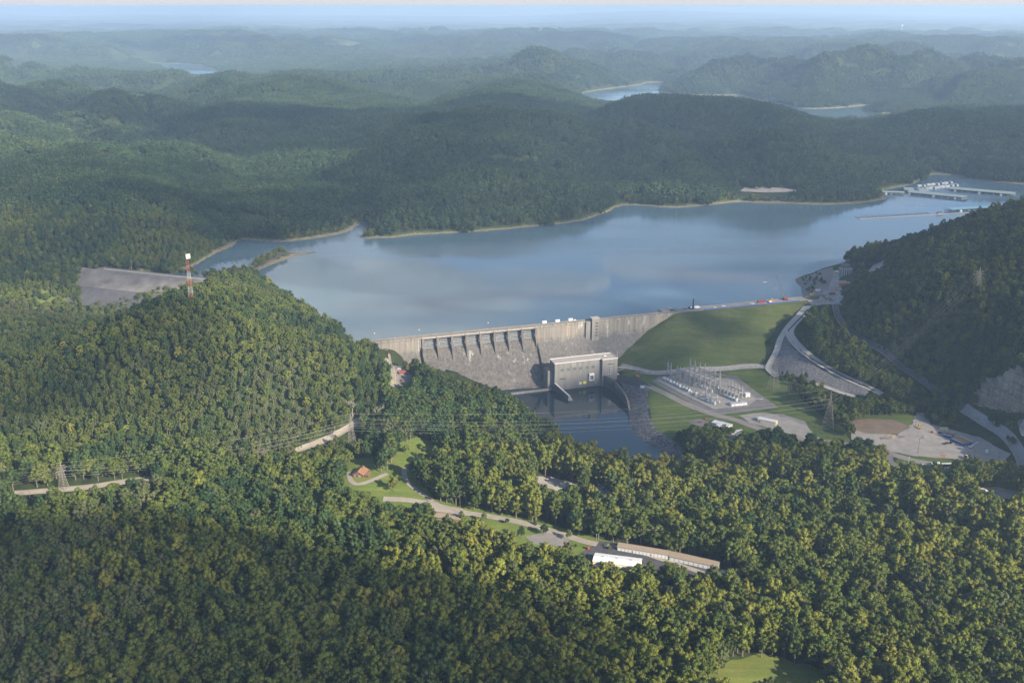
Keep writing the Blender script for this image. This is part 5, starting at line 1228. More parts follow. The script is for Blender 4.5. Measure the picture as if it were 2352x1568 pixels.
form('larger blue steel form with yellow crossbars on the gravel yard', (2184, 1012), (2212, 1025), 13, 2.2, 12)
form('smaller blue steel form behind the larger one', (2165, 1003), (2184, 1009), 12, 2.0, 7)
e = thing('camper', 'white and brown motor home parked on the campground', 'camper', hit2(2148, 1069) + Vector((0, 0, .4)), .1)
MB().box((0, 0, .6), (9, 2.5, 1.5)).build('body', M['dirt'], e); MB().loft([[(x, -1.25, 2.12), (x, 1.25, 2.12), (x, 1.1, 3.3), (x, -1.1, 3.3)] for x in (-4.5, 4.3)]).build('upper_body', M['white_paint'], e); MB().box((0, -1.28, 2.3), (6, .06, .6)).build('windows', M['glass'], e); wheels(e, 9, 2.4, .45)
e = thing('coach', 'long black coach with a white roof on the campground', 'bus', hit2(2174, 1071) + Vector((0, 0, .4)), .06)
MB().box((0, 0, .6), (11.5, 2.5, 2.3)).build('body', M['black'], e); MB().box((0, 0, 2.92), (11.4, 2.4, .3)).build('roof', M['white_paint'], e); MB().box((0, -1.27, 1.8), (10, .06, .8)).build('windows', M['glass'], e); wheels(e, 11.5, 2.4, .48)
# piles of building material on the gravel yard
for q, nm, mt, lab, n, L in (((2050, 1003), 'timber_pile', 'pale_wood', 'pile of pale timber left on the gravel yard', 6, 7), ((2072, 1004), 'pipe_stack', 'weathered', 'stack of rusty pipes beside the dirt patch', 5, 9), ((2035, 1008), 'beam_pile', 'weathered', 'scattered dark beams at the left of the gravel yard', 6, 8), ((2120, 1005), 'steel_pile', 'galv', 'heap of grey steel in the middle of the gravel yard', 7, 5), ((2165, 1048), 'barrier_pile', 'orange', 'heap of orange barriers by the lower yard edge', 6, 4), ((1743, 918), 'scrap_pile', 'galv', 'scrap metal on the gravel right of the switchyard', 6, 4), (P5(2000, 805), 'scrap_pile', 'white_paint', 'pale scrap behind the right end of the garages', 7, 4)):
    p = hit2(*q) + Vector((0, 0, .6)); b = MB()
    for k in range(n):
        a_ = random.uniform(-.5, .9); c = Vector((random.uniform(-3, 3), random.uniform(-2.5, 2.5), .2 + .12 * k)); v_ = Vector((math.cos(a_), math.sin(a_), 0)) * L / 2
        b.bar(c - v_, c + v_, .45)
    o = b.build(nm, M[mt]); o.location = p; tag(o, lab, 'pile')
# ------------------------------------------------------------------ marina and boats
def P6(x, y): return 1952.3 + .1699 * x, 373.2 + .1699 * y
def boat_parts(e, kind):
    if kind == 'houseboat':
        MB().loft([[(x, -w, 0), (x, w, 0), (x, w * 1.05, .9), (x, -w * 1.05, .9)] for x, w in ((-7, 2.2), (5, 2.2), (7.2, 1.2))]).build('hull', M['boat_white'], e)
        MB().box((-.8, 0, .92), (10, 3.9, 2.3)).build('cabin', M['boat_white'], e); MB().box((-1.2, 0, 3.24), (11.6, 4.4, .22)).build('roof', M['white_roof'], e)
        for s in (-1, 1): MB().box((-.8, s * 1.97, 1.7), (8, .06, .8)).build('windows', M['glass'], e)
    else:
        MB().loft([[(x, -w, .1), (x, w, .1), (x, w * 1.25, 1.0), (x, -w * 1.25, 1.0)] for x, w in ((-3.5, 1.0), (1.5, 1.0), (3.8, .15))]).build('hull', M['boat_white'], e)
        MB().box((-.2, 0, 1.02), (2.2, 1.5, .7)).build('cabin', M['boat_white'], e); MB().box((.95, 0, 1.05), (.1, 1.5, .9)).build('windscreen', M['glass'], e)
BP = {}
def boat(p, rz, kind, label, group):
    nm = 'houseboat' if kind == 'houseboat' else 'motor_boat'
    p = Vector((p[0], p[1], -.25))
    if kind not in BP:
        e = thing(nm, label, 'boat', p, rz, group); boat_parts(e, kind); BP[kind] = (e, kids_of(e)); return e
    return copy_tree(*BP[kind], p, rz, label, group)
def covered_dock(label, corners, hz, roof, nb, boats=None, group=None):
    A, B, C, D = [at(*P6(*q), hz) for q in corners]       # front left, back left, back right, front right
    d = (D - A); L = Vector(d.xy).length; rz = math.atan2(d.y, d.x); ax_ = Vector((math.cos(rz), math.sin(rz), 0)); up_ = Vector((-ax_.y, ax_.x, 0))
    Wd = max(10, min(40, abs(up_.dot((B + C) / 2 - (A + D) / 2))))
    e = thing('covered_dock', label, 'boat dock', (A.x, A.y, 0), rz, group)
    MB().loft([[(x, -1, hz), (x, Wd / 2, hz + 1.8), (x, Wd + 1, hz), (x, Wd + 1, hz + .3), (x, Wd / 2, hz + 2.1), (x, -1, hz + .3)] for x in (-1.5, L + 1.5)]).build('roof', M[roof], e)
    dk = MB(); dk.box((L / 2, Wd / 2, -.3), (L, 2.4, .9))
    for k in range(nb + 1):
        for y in (Wd * .25, Wd * .75): dk.box((L * k / nb, y, -.3), (1.0, Wd / 2 - 1.3, .8))
    dk.build('walkway', M['dock'], e)
    ps_ = MB()
    for k in range(nb + 1):
        for y in (0, Wd): ps_.bar((L * k / nb, y, 0), (L * k / nb, y, hz), .35)
    ps_.build('posts', M['galv'], e)['kind'] = 'stuff'
    if boats:
        for j, k in enumerate(boats):
            q = A + ax_ * (L * (k + .5) / nb) + up_ * (Wd * .1)
            boat(q, rz + math.pi / 2 * (1 if j % 2 else -1), 'motor' if j % 3 else 'houseboat', 'white boat moored under the front edge of the ' + label.split(' at ')[0].split(' in ')[0], 'boats under the ' + label.split(' at ')[0].split(' in ')[0])
    return e
covered_dock('long green-roofed dock at the front of the marina', [(780, 402), (880, 388), (1690, 455), (1545, 476)], 4.5, 'green_roof', 16, (0, 3, 5, 7, 9, 11, 13, 14, 15))
covered_dock('longest green-roofed dock at the right of the marina', [(1350, 357), (1480, 343), (2340, 407), (2215, 431)], 4.5, 'green_roof', 18, (1, 3, 5, 8, 10, 12, 14, 16))
covered_dock('short green-roofed dock at the back left of the marina', [(745, 373), (870, 340), (1000, 345), (860, 378)], 4.5, 'green_roof', 5)
covered_dock('short green-roofed dock in the middle of the marina', [(950, 388), (1090, 350), (1185, 352), (1060, 392)], 4.5, 'green_roof', 5)
covered_dock('narrow pale green dock at the shore end of the marina', [(395, 402), (400, 388), (735, 392), (730, 410)], 4.0, 'green_roof', 9, (2, 4, 6))
covered_dock('blue-roofed dock at the end of the finger pier', [(1390, 640), (1285, 612), (1880, 577), (1985, 603)], 4.5, 'blue_roof', 14, (2, 5, 8))
a, c = at(*P6(125, 765), 0), at(*P6(1700, 672), 0); d = (c - a); rz = math.atan2(d.y, d.x); L = Vector(d.xy).length
e = thing('finger_pier', 'long floating pier with a comb of slanting finger slips', 'pier', a, rz)
MB().box((L / 2, 0, -.3), (L, 3.2, 1.0)).build('walkway', M['dock'], e)
f0 = at(*P6(65, 730), 0) - a; fl = Vector((f0.x * math.cos(-rz) - f0.y * math.sin(-rz), f0.x * math.sin(-rz) + f0.y * math.cos(-rz), 0))
for k in range(19):
    b = MB(); x = 1 + L * .605 * k / 18; b.bar((x, 1.7, .2), (x + fl.x * .9, fl.y, .2), 1.3); b.build('finger', M['weathered'], e)
p = at(*P6(1207, 697), 0); e = thing('dock_hut', 'small dark hut on the finger pier', 'hut', p, rz); MB().box((0, 0, .4), (11, 4, 3)).build('wall', M['weathered'], e); MB().loft([[(-6, -2.4, 3.42), (-6, 2.4, 3.42), (-6, 0, 4.6)], [(6, -2.4, 3.42), (6, 2.4, 3.42), (6, 0, 4.6)]]).build('roof', M['black'], e)
n = 0
for i in range(24):
    row = i % 3; t = (i // 3) / 9.0
    q = (940 + 540 * t + 40 * row + random.uniform(-8, 8), 332 - 62 * t + 14 * row - (10 if row == 0 else 0) + random.uniform(-3, 3))
    w_ = at(*P6(*q), 0)
    boat(w_, rz + random.choice((0.1, 1.5)), 'houseboat' if i % 3 != 1 else 'motor', 'white houseboat in the crowded open slips behind the green roofs' if i % 3 != 1 else 'white motor boat in the crowded open slips behind the green roofs', 'houseboats in the open slips' if i % 3 != 1 else 'motor boats in the open slips')
for q, lab in (((1757, 648.5), 'small boat drifting on the open lake'), ((2116.5, 471), 'small white boat near the marina entrance')): boat(at(*q, 0), .4, 'motor', lab, None)
def buoy(q, lab):
    e = thing('buoy', lab, 'buoy', at(*q, 0), 0, 'buoys upstream of the gates'); MB().cyl((0, 0, -.4), .9, 1.2, 10, .8).build('float', M['white_paint'], e); MB().cyl((0, 0, .82), .3, 1.4, 8, .1).build('top_mark', M['orange'], e)
for i, q in enumerate([(860, 766), (962.5, 758), (1121, 741.5)]): buoy(q, ('leftmost', 'middle', 'rightmost')[i] + ' of three small buoys on the lake above the gates')
# dead trees
def dead_tree(q, h, label, group=None, pr={}):
    p = hit(*q)
    if 'k' not in pr:
        e = thing('dead_tree', label, 'tree', p, random.uniform(0, 6), group); t = MB(); r = random.Random(3)
        def grow(a, d, ln, w, k):
            c = a + d * ln; t.bar(a, c, w, 5)
            if k:
                for _ in range(3 if k > 1 else 4):
                    nd = (d + Vector((r.uniform(-.75, .75), r.uniform(-.75, .75), r.uniform(-.1, .4)))).normalized(); grow(a.lerp(c, r.uniform(.55, 1)), nd, ln * r.uniform(.5, .75), w * .62, k - 1)
        grow(Vector((0, 0, -1)), Vector((.05, 0, 1)).normalized(), 8.5, .75, 4)
        t.build('branches', M['pale_bark'], e); MB().cyl((0, 0, -1), .6, 4.0, 7, .42).build('trunk', M['pale_bark'], e)
        pr['k'] = (e, kids_of(e)); pr['h'] = 21.0; e.scale = (h / 21,) * 3; return
    copy_tree(*pr['k'], p, random.uniform(0, 6), label, group, (h / pr['h'],) * 3)
for q, h, lab in (((810, 955), 22, 'bare pale dead tree on the slope behind the tan pylon'), ((866, 965), 22, 'bare pale dead tree right of the tan pylon'), ((603, 1060), 20, 'bare dead tree leaning by the hill road'), ((2130, 1420), 24, 'bare dead tree in the woods at lower right'), ((2312, 1300), 24, 'pale dead tree at the right frame edge'), ((490, 1300), 22, 'bare pinkish trunk in the left foreground woods'), ((372, 1325), 24, 'white-trunked dead tree in the left foreground woods'), ((455, 1310), 18, 'short bare white tree between two taller dead ones'), ((262, 612), 20, 'dead tree above the saddle dam'), ((302, 618), 20, 'dead tree beside the saddle dam crest')):
    dead_tree(q, h, lab)
# ------------------------------------------------------------------ trees
def leaf_mat(name, stops, trans=.2, var=.15):
    m = bpy.data.materials.new(name); m.use_nodes = True; nt = m.node_tree; nt.nodes.clear()
    out = nt.nodes.new('ShaderNodeOutputMaterial')
    oi = nt.nodes.new('ShaderNodeObjectInfo'); at_ = nt.nodes.new('ShaderNodeAttribute'); at_.attribute_name = 'tone'
    f = mathn(nt, 'FRACT', mathn(nt, 'ADD', oi.outputs['Random'], mathn(nt, 'MULTIPLY', at_.outputs['Fac'], .999)))
    # kind of tree differs over the woods in broad drifts
    f2 = mathn(nt, 'MULTIPLY_ADD', noise(nt, .006, 3, .6, coords(nt)), 1.05, mathn(nt, 'MULTIPLY', f, .38), clamp=True)
    f2 = mathn(nt, 'SUBTRACT', f2, .22, clamp=True)
    c = ramp(nt, f2, stops)
    br = mathn(nt, 'MULTIPLY_ADD', mathn(nt, 'FRACT', mathn(nt, 'MULTIPLY', oi.outputs['Random'], 37.3)), 2 * var, 1 - var)
    lf = nt.nodes.new('ShaderNodeAttribute'); lf.attribute_name = 'lobe'
    br = mathn(nt, 'MULTIPLY', br, mathn(nt, 'MULTIPLY_ADD', lf.outputs['Fac'], .5, .75))
    c = mixc(nt, 1.0, c, br, 'MULTIPLY')
    d = nt.nodes.new('ShaderNodeBsdfDiffuse'); t = nt.nodes.new('ShaderNodeBsdfTranslucent')
    nt.links.new(c, d.inputs['Color'])
    tc = mixc(nt, 1.0, c, (1.25, 1.2, .5), 'MULTIPLY'); nt.links.new(tc, t.inputs['Color'])
    mx = nt.nodes.new('ShaderNodeMixShader'); mx.inputs[0].default_value = trans
    nt.links.new(d.outputs[0], mx.inputs[1]); nt.links.new(t.outputs[0], mx.inputs[2]); nt.links.new(mx.outputs[0], out.inputs['Surface'])
    return m
DK = [(.05, (0.022, 0.047, 0.021)), (.4, (0.039, 0.068, 0.026)), (.75, (0.065, 0.091, 0.029)), (1, (0.088, 0.104, 0.036))]
MD = [(.05, (0.048, 0.074, 0.023)), (.45, (0.079, 0.104, 0.026)), (.8, (0.118, 0.134, 0.032)), (1, (0.144, 0.142, 0.041))]
YL = [(.05, (.092, .115, .026)), (.5, (.135, .150, .030)), (.85, (.175, .165, .040)), (1, (.19, .15, .045))]
GY = [(.05, (0.066, 0.088, 0.040)), (.5, (0.099, 0.117, 0.048)), (1, (0.127, 0.127, 0.061))]
CE = [(.05, (0.025, 0.053, 0.025)), (.6, (0.043, 0.073, 0.030)), (1, (0.069, 0.092, 0.035))]
L = dict(dk=leaf_mat('dark_leaves', DK), md=leaf_mat('green_leaves', MD), yl=leaf_mat('yellow_green_leaves', YL), gy=leaf_mat('grey_green_leaves', GY), ce=leaf_mat('cedar_needles', CE, .1),
         mix=leaf_mat('mixed_canopy_leaves', [(.02, (0.020, 0.046, 0.024)), (.35, (0.037, 0.067, 0.030)), (.6, (0.056, 0.089, 0.035)), (.85, (0.084, 0.113, 0.042)), (1, (0.114, 0.126, 0.050))]))
M['bark'] = plain('grey_bark', (.14, .115, .09), .9, var=.3, scale=1.5)

def crown_arrays(r_, H, cr, form, nl, q, ls, core=True):
    """leaf sprays spread over the lobes of a crown: (verts, quads, tone per lobe)"""
    V, Fq, LB = [], [], []
    lobes = []
    base = {'round': .17, 'tall': .12, 'cone': .04, 'spread': .24, 'open': .22}[form]
    zc = H * (base + (1 - base) / 2); hz = H * (1 - base) / 2
    for k in range(nl):
        t = r_.random(); ang = k * 2.39996 + r_.uniform(-.5, .5)
        if form == 'cone':
            z = H * (base + (1 - base) * t); rad = cr * (1 - t) ** .8 * r_.uniform(.55, .85); lr = max(.35 * cr * (1 - t) + .10 * cr, .3)
        else:
            u = -0.55 + 1.5 * (k + .5) / nl + r_.uniform(-.12, .12); u = max(-.85, min(.93, u))
            prof = math.sqrt(max(0.02, 1 - u * u)) ** (.9 if form != 'tall' else .75)
            rad = cr * prof * r_.uniform(.34, .98); z = zc + hz * u * r_.uniform(.8, 1.02)
            lr = cr * r_.uniform(.15, .39) * (1.0 if form != 'open' else .75)
        lobes.append((rad * math.cos(ang), rad * math.sin(ang), z, lr, r_.uniform(.72, 1.05)))
    if form != 'cone': lobes.append((0, 0, zc + hz * .15, cr * .55, .95))
    for lx, ly, lz, lr, sq in lobes:
        tone = r_.random()
        d = r_.normal(size=(q, 3)); d /= np.linalg.norm(d, axis=1, keepdims=True)
        d[:, 2] = np.where(d[:, 2] < -.35, -d[:, 2] * .6, d[:, 2])
        rr = lr * (0.78 + .34 * r_.random(q))
        c = np.stack([lx + d[:, 0] * rr, ly + d[:, 1] * rr, lz + d[:, 2] * rr * sq], 1)
        nrm = d + r_.normal(size=(q, 3)) * .26; nrm /= np.linalg.norm(nrm, axis=1, keepdims=True)
        a = np.cross(nrm, r_.normal(size=(q, 3))); a /= np.linalg.norm(a, axis=1, keepdims=True); bb = np.cross(nrm, a)
        s = ls * r_.uniform(.6, 1.25, q)[:, None]
        for sx, sy in ((-1, -.6), (.25, -1), (1, .5), (-.35, 1)):
            V.append(c + a * s * sx * .5 + bb * s * sy * .5)
        b0 = sum(len(x) for x in V[:-4])
        i = np.arange(q); Fq.append(np.stack([b0 + i, b0 + q + i, b0 + 2 * q + i, b0 + 3 * q + i], 1)); LB.append(np.full(q, tone))
        if core:
            n1, n2 = 6, 4; P = []
            for jj in range(n2 + 1):
                th = math.pi * jj / n2
                for ii in range(n1):
                    ph = 2 * math.pi * ii / n1
                    P.append((lx + lr * .74 * math.sin(th) * math.cos(ph), ly + lr * .74 * math.sin(th) * math.sin(ph), lz + lr * .74 * sq * math.cos(th)))
            b0 = sum(len(x) for x in V); V.append(np.array(P)); ff = []
            for jj in range(n2):
                for ii in range(n1):
                    ff.append((b0 + jj * n1 + ii, b0 + (jj + 1) * n1 + ii, b0 + (jj + 1) * n1 + (ii + 1) % n1, b0 + jj * n1 + (ii + 1) % n1))
            Fq.append(np.array(ff)); LB.append(np.full(len(ff), tone))
    return np.vstack(V), np.vstack(Fq), np.concatenate(LB)

def quads_mesh(name, V, Fq, mat, lobe=None, tone=None):
    me = bpy.data.meshes.new(name)
    me.vertices.add(len(V)); me.vertices.foreach_set('co', V.astype(np.float32).ravel())
    me.loops.add(Fq.size); me.loops.foreach_set('vertex_index', Fq.astype(np.int32).ravel())
    me.polygons.add(len(Fq)); me.polygons.foreach_set('loop_start', np.arange(len(Fq), dtype=np.int32) * 4)
    me.update(calc_edges=True)
    if lobe is not None:
        a = me.attributes.new('lobe', 'FLOAT', 'FACE'); a.data.foreach_set('value', lobe.astype(np.float32))
    if tone is not None:
        a = me.attributes.new('tone', 'FLOAT', 'FACE'); a.data.foreach_set('value', tone.astype(np.float32))
    me.materials.append(mat)
    return me
def trunk_mb(r_, H, cr, form):
    t = MB(); w = .018 * H + .12
    lean = (r_.uniform(-.3, .3), r_.uniform(-.3, .3))
    lv = [(0, 1.5), (.06, 1.0), (.3, .8), (.55, .55), (.8, .22)]
    t.loft([[(lean[0] * k * 2 + w * s * math.cos(a), lean[1] * k * 2 + w * s * math.sin(a), k * H - (1.0 if k == 0 else 0)) for a in [2 * math.pi * i / 6 for i in range(6)]] for k, s in lv])
    if form != 'cone':
        for k in range(6):
            a = k * 1.05 + r_.uniform(0, .6); z = H * r_.uniform(.3, .6)
            p = Vector((lean[0], lean[1], z)); q = p + Vector((math.cos(a) * cr * .6, math.sin(a) * cr * .6, H * r_.uniform(.14, .28)))
            t.bar(p, q, w * .7, 5)
    return t
# the kinds: name, form, height, crown radius, leaves, label
KINDS = [
    ('oak_tree', 'round', 19, 6.6, 'dk', 'large dark green round-crowned broadleaf tree'),
    ('oak_tree', 'spread', 17, 7.4, 'md', 'wide spreading mid green broadleaf tree'),
    ('poplar_tree', 'tall', 25, 5.8, 'md', 'tall narrow-crowned mid green broadleaf tree'),
    ('sycamore_tree', 'round', 22, 7.0, 'yl', 'large billowing yellow-green broadleaf tree'),
    ('maple_tree', 'tall', 20, 5.6, 'dk', 'dark green oval-crowned broadleaf tree'),
    ('ash_tree', 'open', 19, 6.0, 'gy', 'open-crowned grey-green broadleaf tree'),
    ('cottonwood_tree', 'tall', 23, 6.2, 'yl', 'tall yellow-green broadleaf tree with tiered clumps'),
    ('cedar_tree', 'cone', 13, 3.0, 'ce', 'small dark conical cedar tree'),
]
r_ = np.random.default_rng(5)
TREE = []
for nm, form, H, cr, lm, lab in KINDS:
    V, Fq, lb = crown_arrays(r_, H, cr, form, 34 if form != 'cone' else 20, 46, 1.0)
    cm = quads_mesh('crown', V, Fq, L[lm], lb)
    tm = trunk_mb(r_, H, cr, form)
    TREE.append(dict(name=nm, form=form, H=H, cr=cr, crown=cm, trunk=tm, label=lab, lm=lm))
tree_meshes = []
for t in TREE:
    tb = t['trunk']; me = bpy.data.meshes.new('trunk'); me.from_pydata(tb.v, [], tb.f); me.update(); me.materials.append(M['bark']); t['trunk_mesh'] = me

# what must not be grown over: the open places, as seen in the survey picture
OPEN = [
 [(850, 783), (1350, 715), (1545, 690), (1865, 670), (1920, 650), (1935, 690), (1868, 705), (1836, 745), (1842, 780), (1850, 800), (1880, 828), (1905, 848), (1970, 878), (2035, 905), (2030, 915), (1960, 912), (1900, 905), (1850, 885), (1800, 862), (1850, 925), (1890, 955), (1960, 1018), (1880, 1010), (1790, 985), (1730, 995), (1690, 1000), (1640, 985), (1575, 975), (1545, 1010), (1556, 1050), (1470, 1045), (1320, 1018), (1300, 1000), (1240, 955), (1160, 900), (1060, 880), (990, 850), (930, 815), (880, 795)],
 [(866, 790), (885, 797), (915, 825), (945, 848), (948, 880), (905, 897), (895, 850), (880, 810)],
 [(30, 1127), (120, 1119), (290, 1101), (355, 1094), (355, 1103), (200, 1125), (60, 1139)],
 [(138, 1062), (152, 1062), (158, 1122), (134, 1122)], [(801, 952), (817, 952), (822, 1018), (797, 1018)],
 [(700, 1025), (780, 986), (797, 990), (760, 1012), (705, 1034)],
 [(795, 1062), (850, 1058), (858, 1088), (900, 1085), (930, 1073), (940, 1100), (985, 1138), (1010, 1152), (985, 1160), (870, 1148), (800, 1125)],
 [(905, 1060), (925, 1020), (960, 1010), (1010, 1025), (985, 1040), (945, 1058), (930, 1080)],
 [(1000, 1155), (1060, 1165), (1130, 1180), (1200, 1192), (1290, 1215), (1370, 1240), (1420, 1243), (1660, 1298), (1690, 1318), (1655, 1322), (1620, 1296), (1490, 1302), (1370, 1294), (1330, 1275), (1345, 1262), (1300, 1250), (1290, 1265), (1200, 1235), (1130, 1215), (1130, 1200), (1060, 1190), (1000, 1180)],
 [(1235, 1100), (1262, 1095), (1290, 1105), (1330, 1112), (1325, 1120), (1270, 1126), (1240, 1116)], [(1355, 1112), (1372, 1112), (1403, 1130), (1403, 1142), (1380, 1140)],
 [(1960, 965), (2030, 955), (2105, 960), (2115, 945), (2150, 985), (2180, 985), (2250, 1005), (2320, 1040), (2325, 1055), (2200, 1052), (2100, 1048), (2030, 1022), (1970, 1000)],
 [(2070, 1042), (2190, 1055), (2180, 1072), (2075, 1068)], [(2030, 1050), (2062, 1055), (2050, 1072), (2035, 1065)],
 [(2205, 938), (2226, 940), (2300, 990), (2352, 1030), (2352, 1098), (2330, 1068), (2300, 1030), (2200, 966)],
 [(1912, 690), (1936, 690), (1938, 745), (1922, 745)], [(1945, 755), (2010, 795), (2080, 850), (2140, 893), (2135, 899), (2070, 855), (2000, 800), (1943, 762)],
 [(188, 625), (240, 615), (470, 638), (465, 646), (350, 662), (250, 692), (190, 700)],
 [(1618, 1568), (1690, 1522), (1740, 1508), (1860, 1540), (1910, 1568)],
 [(2238, 915), (2265, 885), (2352, 845), (2352, 935), (2300, 940)], [(2340, 965), (2352, 970), (2352, 1010), (2335, 985)],
 [(1330, 1018), (1470, 1045), (1550, 1050), (1556, 1030), (1330, 1000)],
 [(1826, 634), (1850, 606), (1900, 596), (1965, 605), (1955, 660), (1900, 690), (1840, 680)],
 [(1690, 432), (1830, 432), (1830, 443), (1720, 444)], [(1990, 618), (2030, 598), (2030, 612), (2000, 626)],
 [(2245, 1120), (2290, 1118), (2340, 1130), (2340, 1148), (2290, 1140)],
]
OPENV = [np.array(p, float) for p in OPEN]
def blocked(x, y, z, h, r, n_open=None):
    bad = np.zeros(len(x), bool)
    for fz, fx in ((.0, 0), (.2, 0), (.4, 0), (.6, 0), (.8, 0), (.93, 0), (.35, -.7), (.35, .7), (.65, -.75), (.65, .75), (.5, -.85), (.5, .85)):
        sx, sy = survey(x + fx * r, y, z + fz * h)
        for p in OPENV:
            lo = p.min(0); hi = p.max(0)
            k = (sx > lo[0]) & (sx < hi[0]) & (sy > lo[1]) & (sy < hi[1]) & ~bad
            if k.any():
                i = np.where(k)[0]; bad[i] |= pip(sx[i], sy[i], p)
    return bad
def scatter(y0, y1, sp, kx, mx):
    ys = np.arange(y0, y1, sp); P = []
    for k, y in enumerate(ys):
        w = kx * y + mx; x = np.arange(-w, w, sp) + (sp / 2 if k % 2 else 0); P.append(np.stack([x, np.full_like(x, y)], 1))
    P = np.vstack(P); P += rng.uniform(-.42, .42, P.shape) * sp; return P
def wet(x, y, m):
    d = np.minimum(np.minimum(sdist(x, y, LAKE), sdist(x, y, ARM_L)), np.minimum(sdist(x, y, ARM_R), sdist(x, y, RIVER)))
    return d < m
s1 = (B_ - A_).length; s2 = (C_ - A_).length
def dam_zone(x, y):
    s = (x - A_.x) * AX.x + (y - A_.y) * AX.y; n = (x - A_.x) * DN.x + (y - A_.y) * DN.y
    return ((s > -30) & (s < s1) & (n > -9) & (n < 14)) | ((s > 30) & (s < s1) & (n > -9) & (n < 52)) | ((s > s1 - 60) & (s < 628 - 1.64 * np.maximum(n - 8, 0)) & (n > -30) & (n < 122))

# --- near woods: every tree on its own
P = scatter(470, 1780, 7.0, .56, 90); x, y = P[:, 0], P[:, 1]
ok = ~wet(x, y, 3) & ~dam_zone(x, y); x, y = x[ok], y[ok]
z = gz(x, y)
kind_w = np.array([.22, .24, .19, .015, .15, .13, .010, .045])
drift = fbm(x / 160, y / 160, 3)
kd = np.array([rng.choice(8, p=kind_w) for _ in x])
sxp, syp = survey(x, y, z)
d2 = fbm(x / 120 + 9, y / 120 + 4, 3); dom = np.array([0, 4, 1, 2, 1, 5])[np.clip(((d2 + .5) * 6).astype(int), 0, 5)]
kd = np.where(rng.random(len(x)) < .62, dom, kd)
bottom = ((sxp > 1050) & (syp > 1060)) | ((syp > 1190 + .12 * sxp) & (syp < 1330 + .14 * sxp) & (sxp > 150))
yel = (drift > np.where(sxp > 1350, .0, .13)) & (rng.random(len(x)) < .8) & (kd != 7)
kd = np.where(yel & bottom, rng.choice([3, 6, 2], len(x)), kd)
sunny = (sxp > 1250) & (syp > 1060) & np.isin(kd, (0, 4, 5)) & (rng.random(len(x)) < .55); kd = np.where(sunny, rng.choice([1, 1, 2, 3, 6], len(x)), kd)  # paler kinds chosen to carry the sunlit look of the lower right
hill = ((y > 930) & (sxp < 880)) | ((sxp > 1880) & (y > 1080))
sc = rng.uniform(.72, 1.12, len(x)) * np.where(hill, .64, 1.02)
sc = np.where((sxp > 1850) & (y > 1000), sc * np.where(y > 1080, 1.12, .74), sc)
Hs = np.array([k[2] for k in KINDS])[kd] * sc; Rs = np.array([k[3] for k in KINDS])[kd] * sc
ok = hill | (rng.random(len(x)) < .80); ok[ok] &= ~blocked(x[ok], y[ok], z[ok], Hs[ok], Rs[ok])
ok &= ~((y > 1440) & (z < 3.5) & (x > -470)) 
near = dict(x=x[ok], y=y[ok], z=z[ok], kd=kd[ok], sc=sc[ok], H=Hs[ok], R=Rs[ok])
rot = rng.uniform(0, 6.283, len(near['x'])); _a = rng.uniform(.86, 1.12, len(rot)); near['v'] = np.stack([_a, rng.uniform(.86, 1.12, len(rot)), rng.uniform(.85, 1.28, len(rot))], 1)
# the largest in view are objects of their own
px, py = survey(near['x'], near['y'], near['z'] + near['H'] * .6)
size = near['R'] / near['y']
inside = (px > 25) & (px < 2327) & (py < 1545) & (py > 600)
order = np.argsort(-np.where(inside, size, -1))
NIND = 272
ind = order[:NIND]
is_ind = np.zeros(len(px), bool); is_ind[ind] = True
PROTO = {}
def place_tree(k, loc, rz, scale, label, group):
    t = TREE[k]
    if k not in PROTO:
        e = thing(t['name'], label, 'tree', loc, rz, group); e.scale = scale
        c = bpy.data.objects.new('crown', t['crown']); link(c, e)
        u = bpy.data.objects.new('trunk', t['trunk_mesh']); link(u, e)
        PROTO[k] = (e, [(c, []), (u, [])])
        return e
    e, kids = PROTO[k]
    return copy_tree(e, kids, loc, rz, label, group, scale)
def where(sx, sy):
    if sx < 700: return 'in the shaded bottom left woods' if sy > 1400 else 'in the left woods below the hill road'
    if sx < 1400: return 'in the woods below the parking lot' if sy < 1420 else 'in the bottom middle woods'
    return 'in the woods around the meadow at bottom right' if sy > 1440 else 'in the woods right of the garage row'
for i in ind:
    k = int(near['kd'][i]); w = where(px[i], py[i])
    place_tree(k, (near['x'][i], near['y'][i], near['z'][i]), rot[i], tuple(near['sc'][i] * near['v'][i]), TREE[k]['label'] + ' ' + w, KINDS[k][5] + 's ' + w)
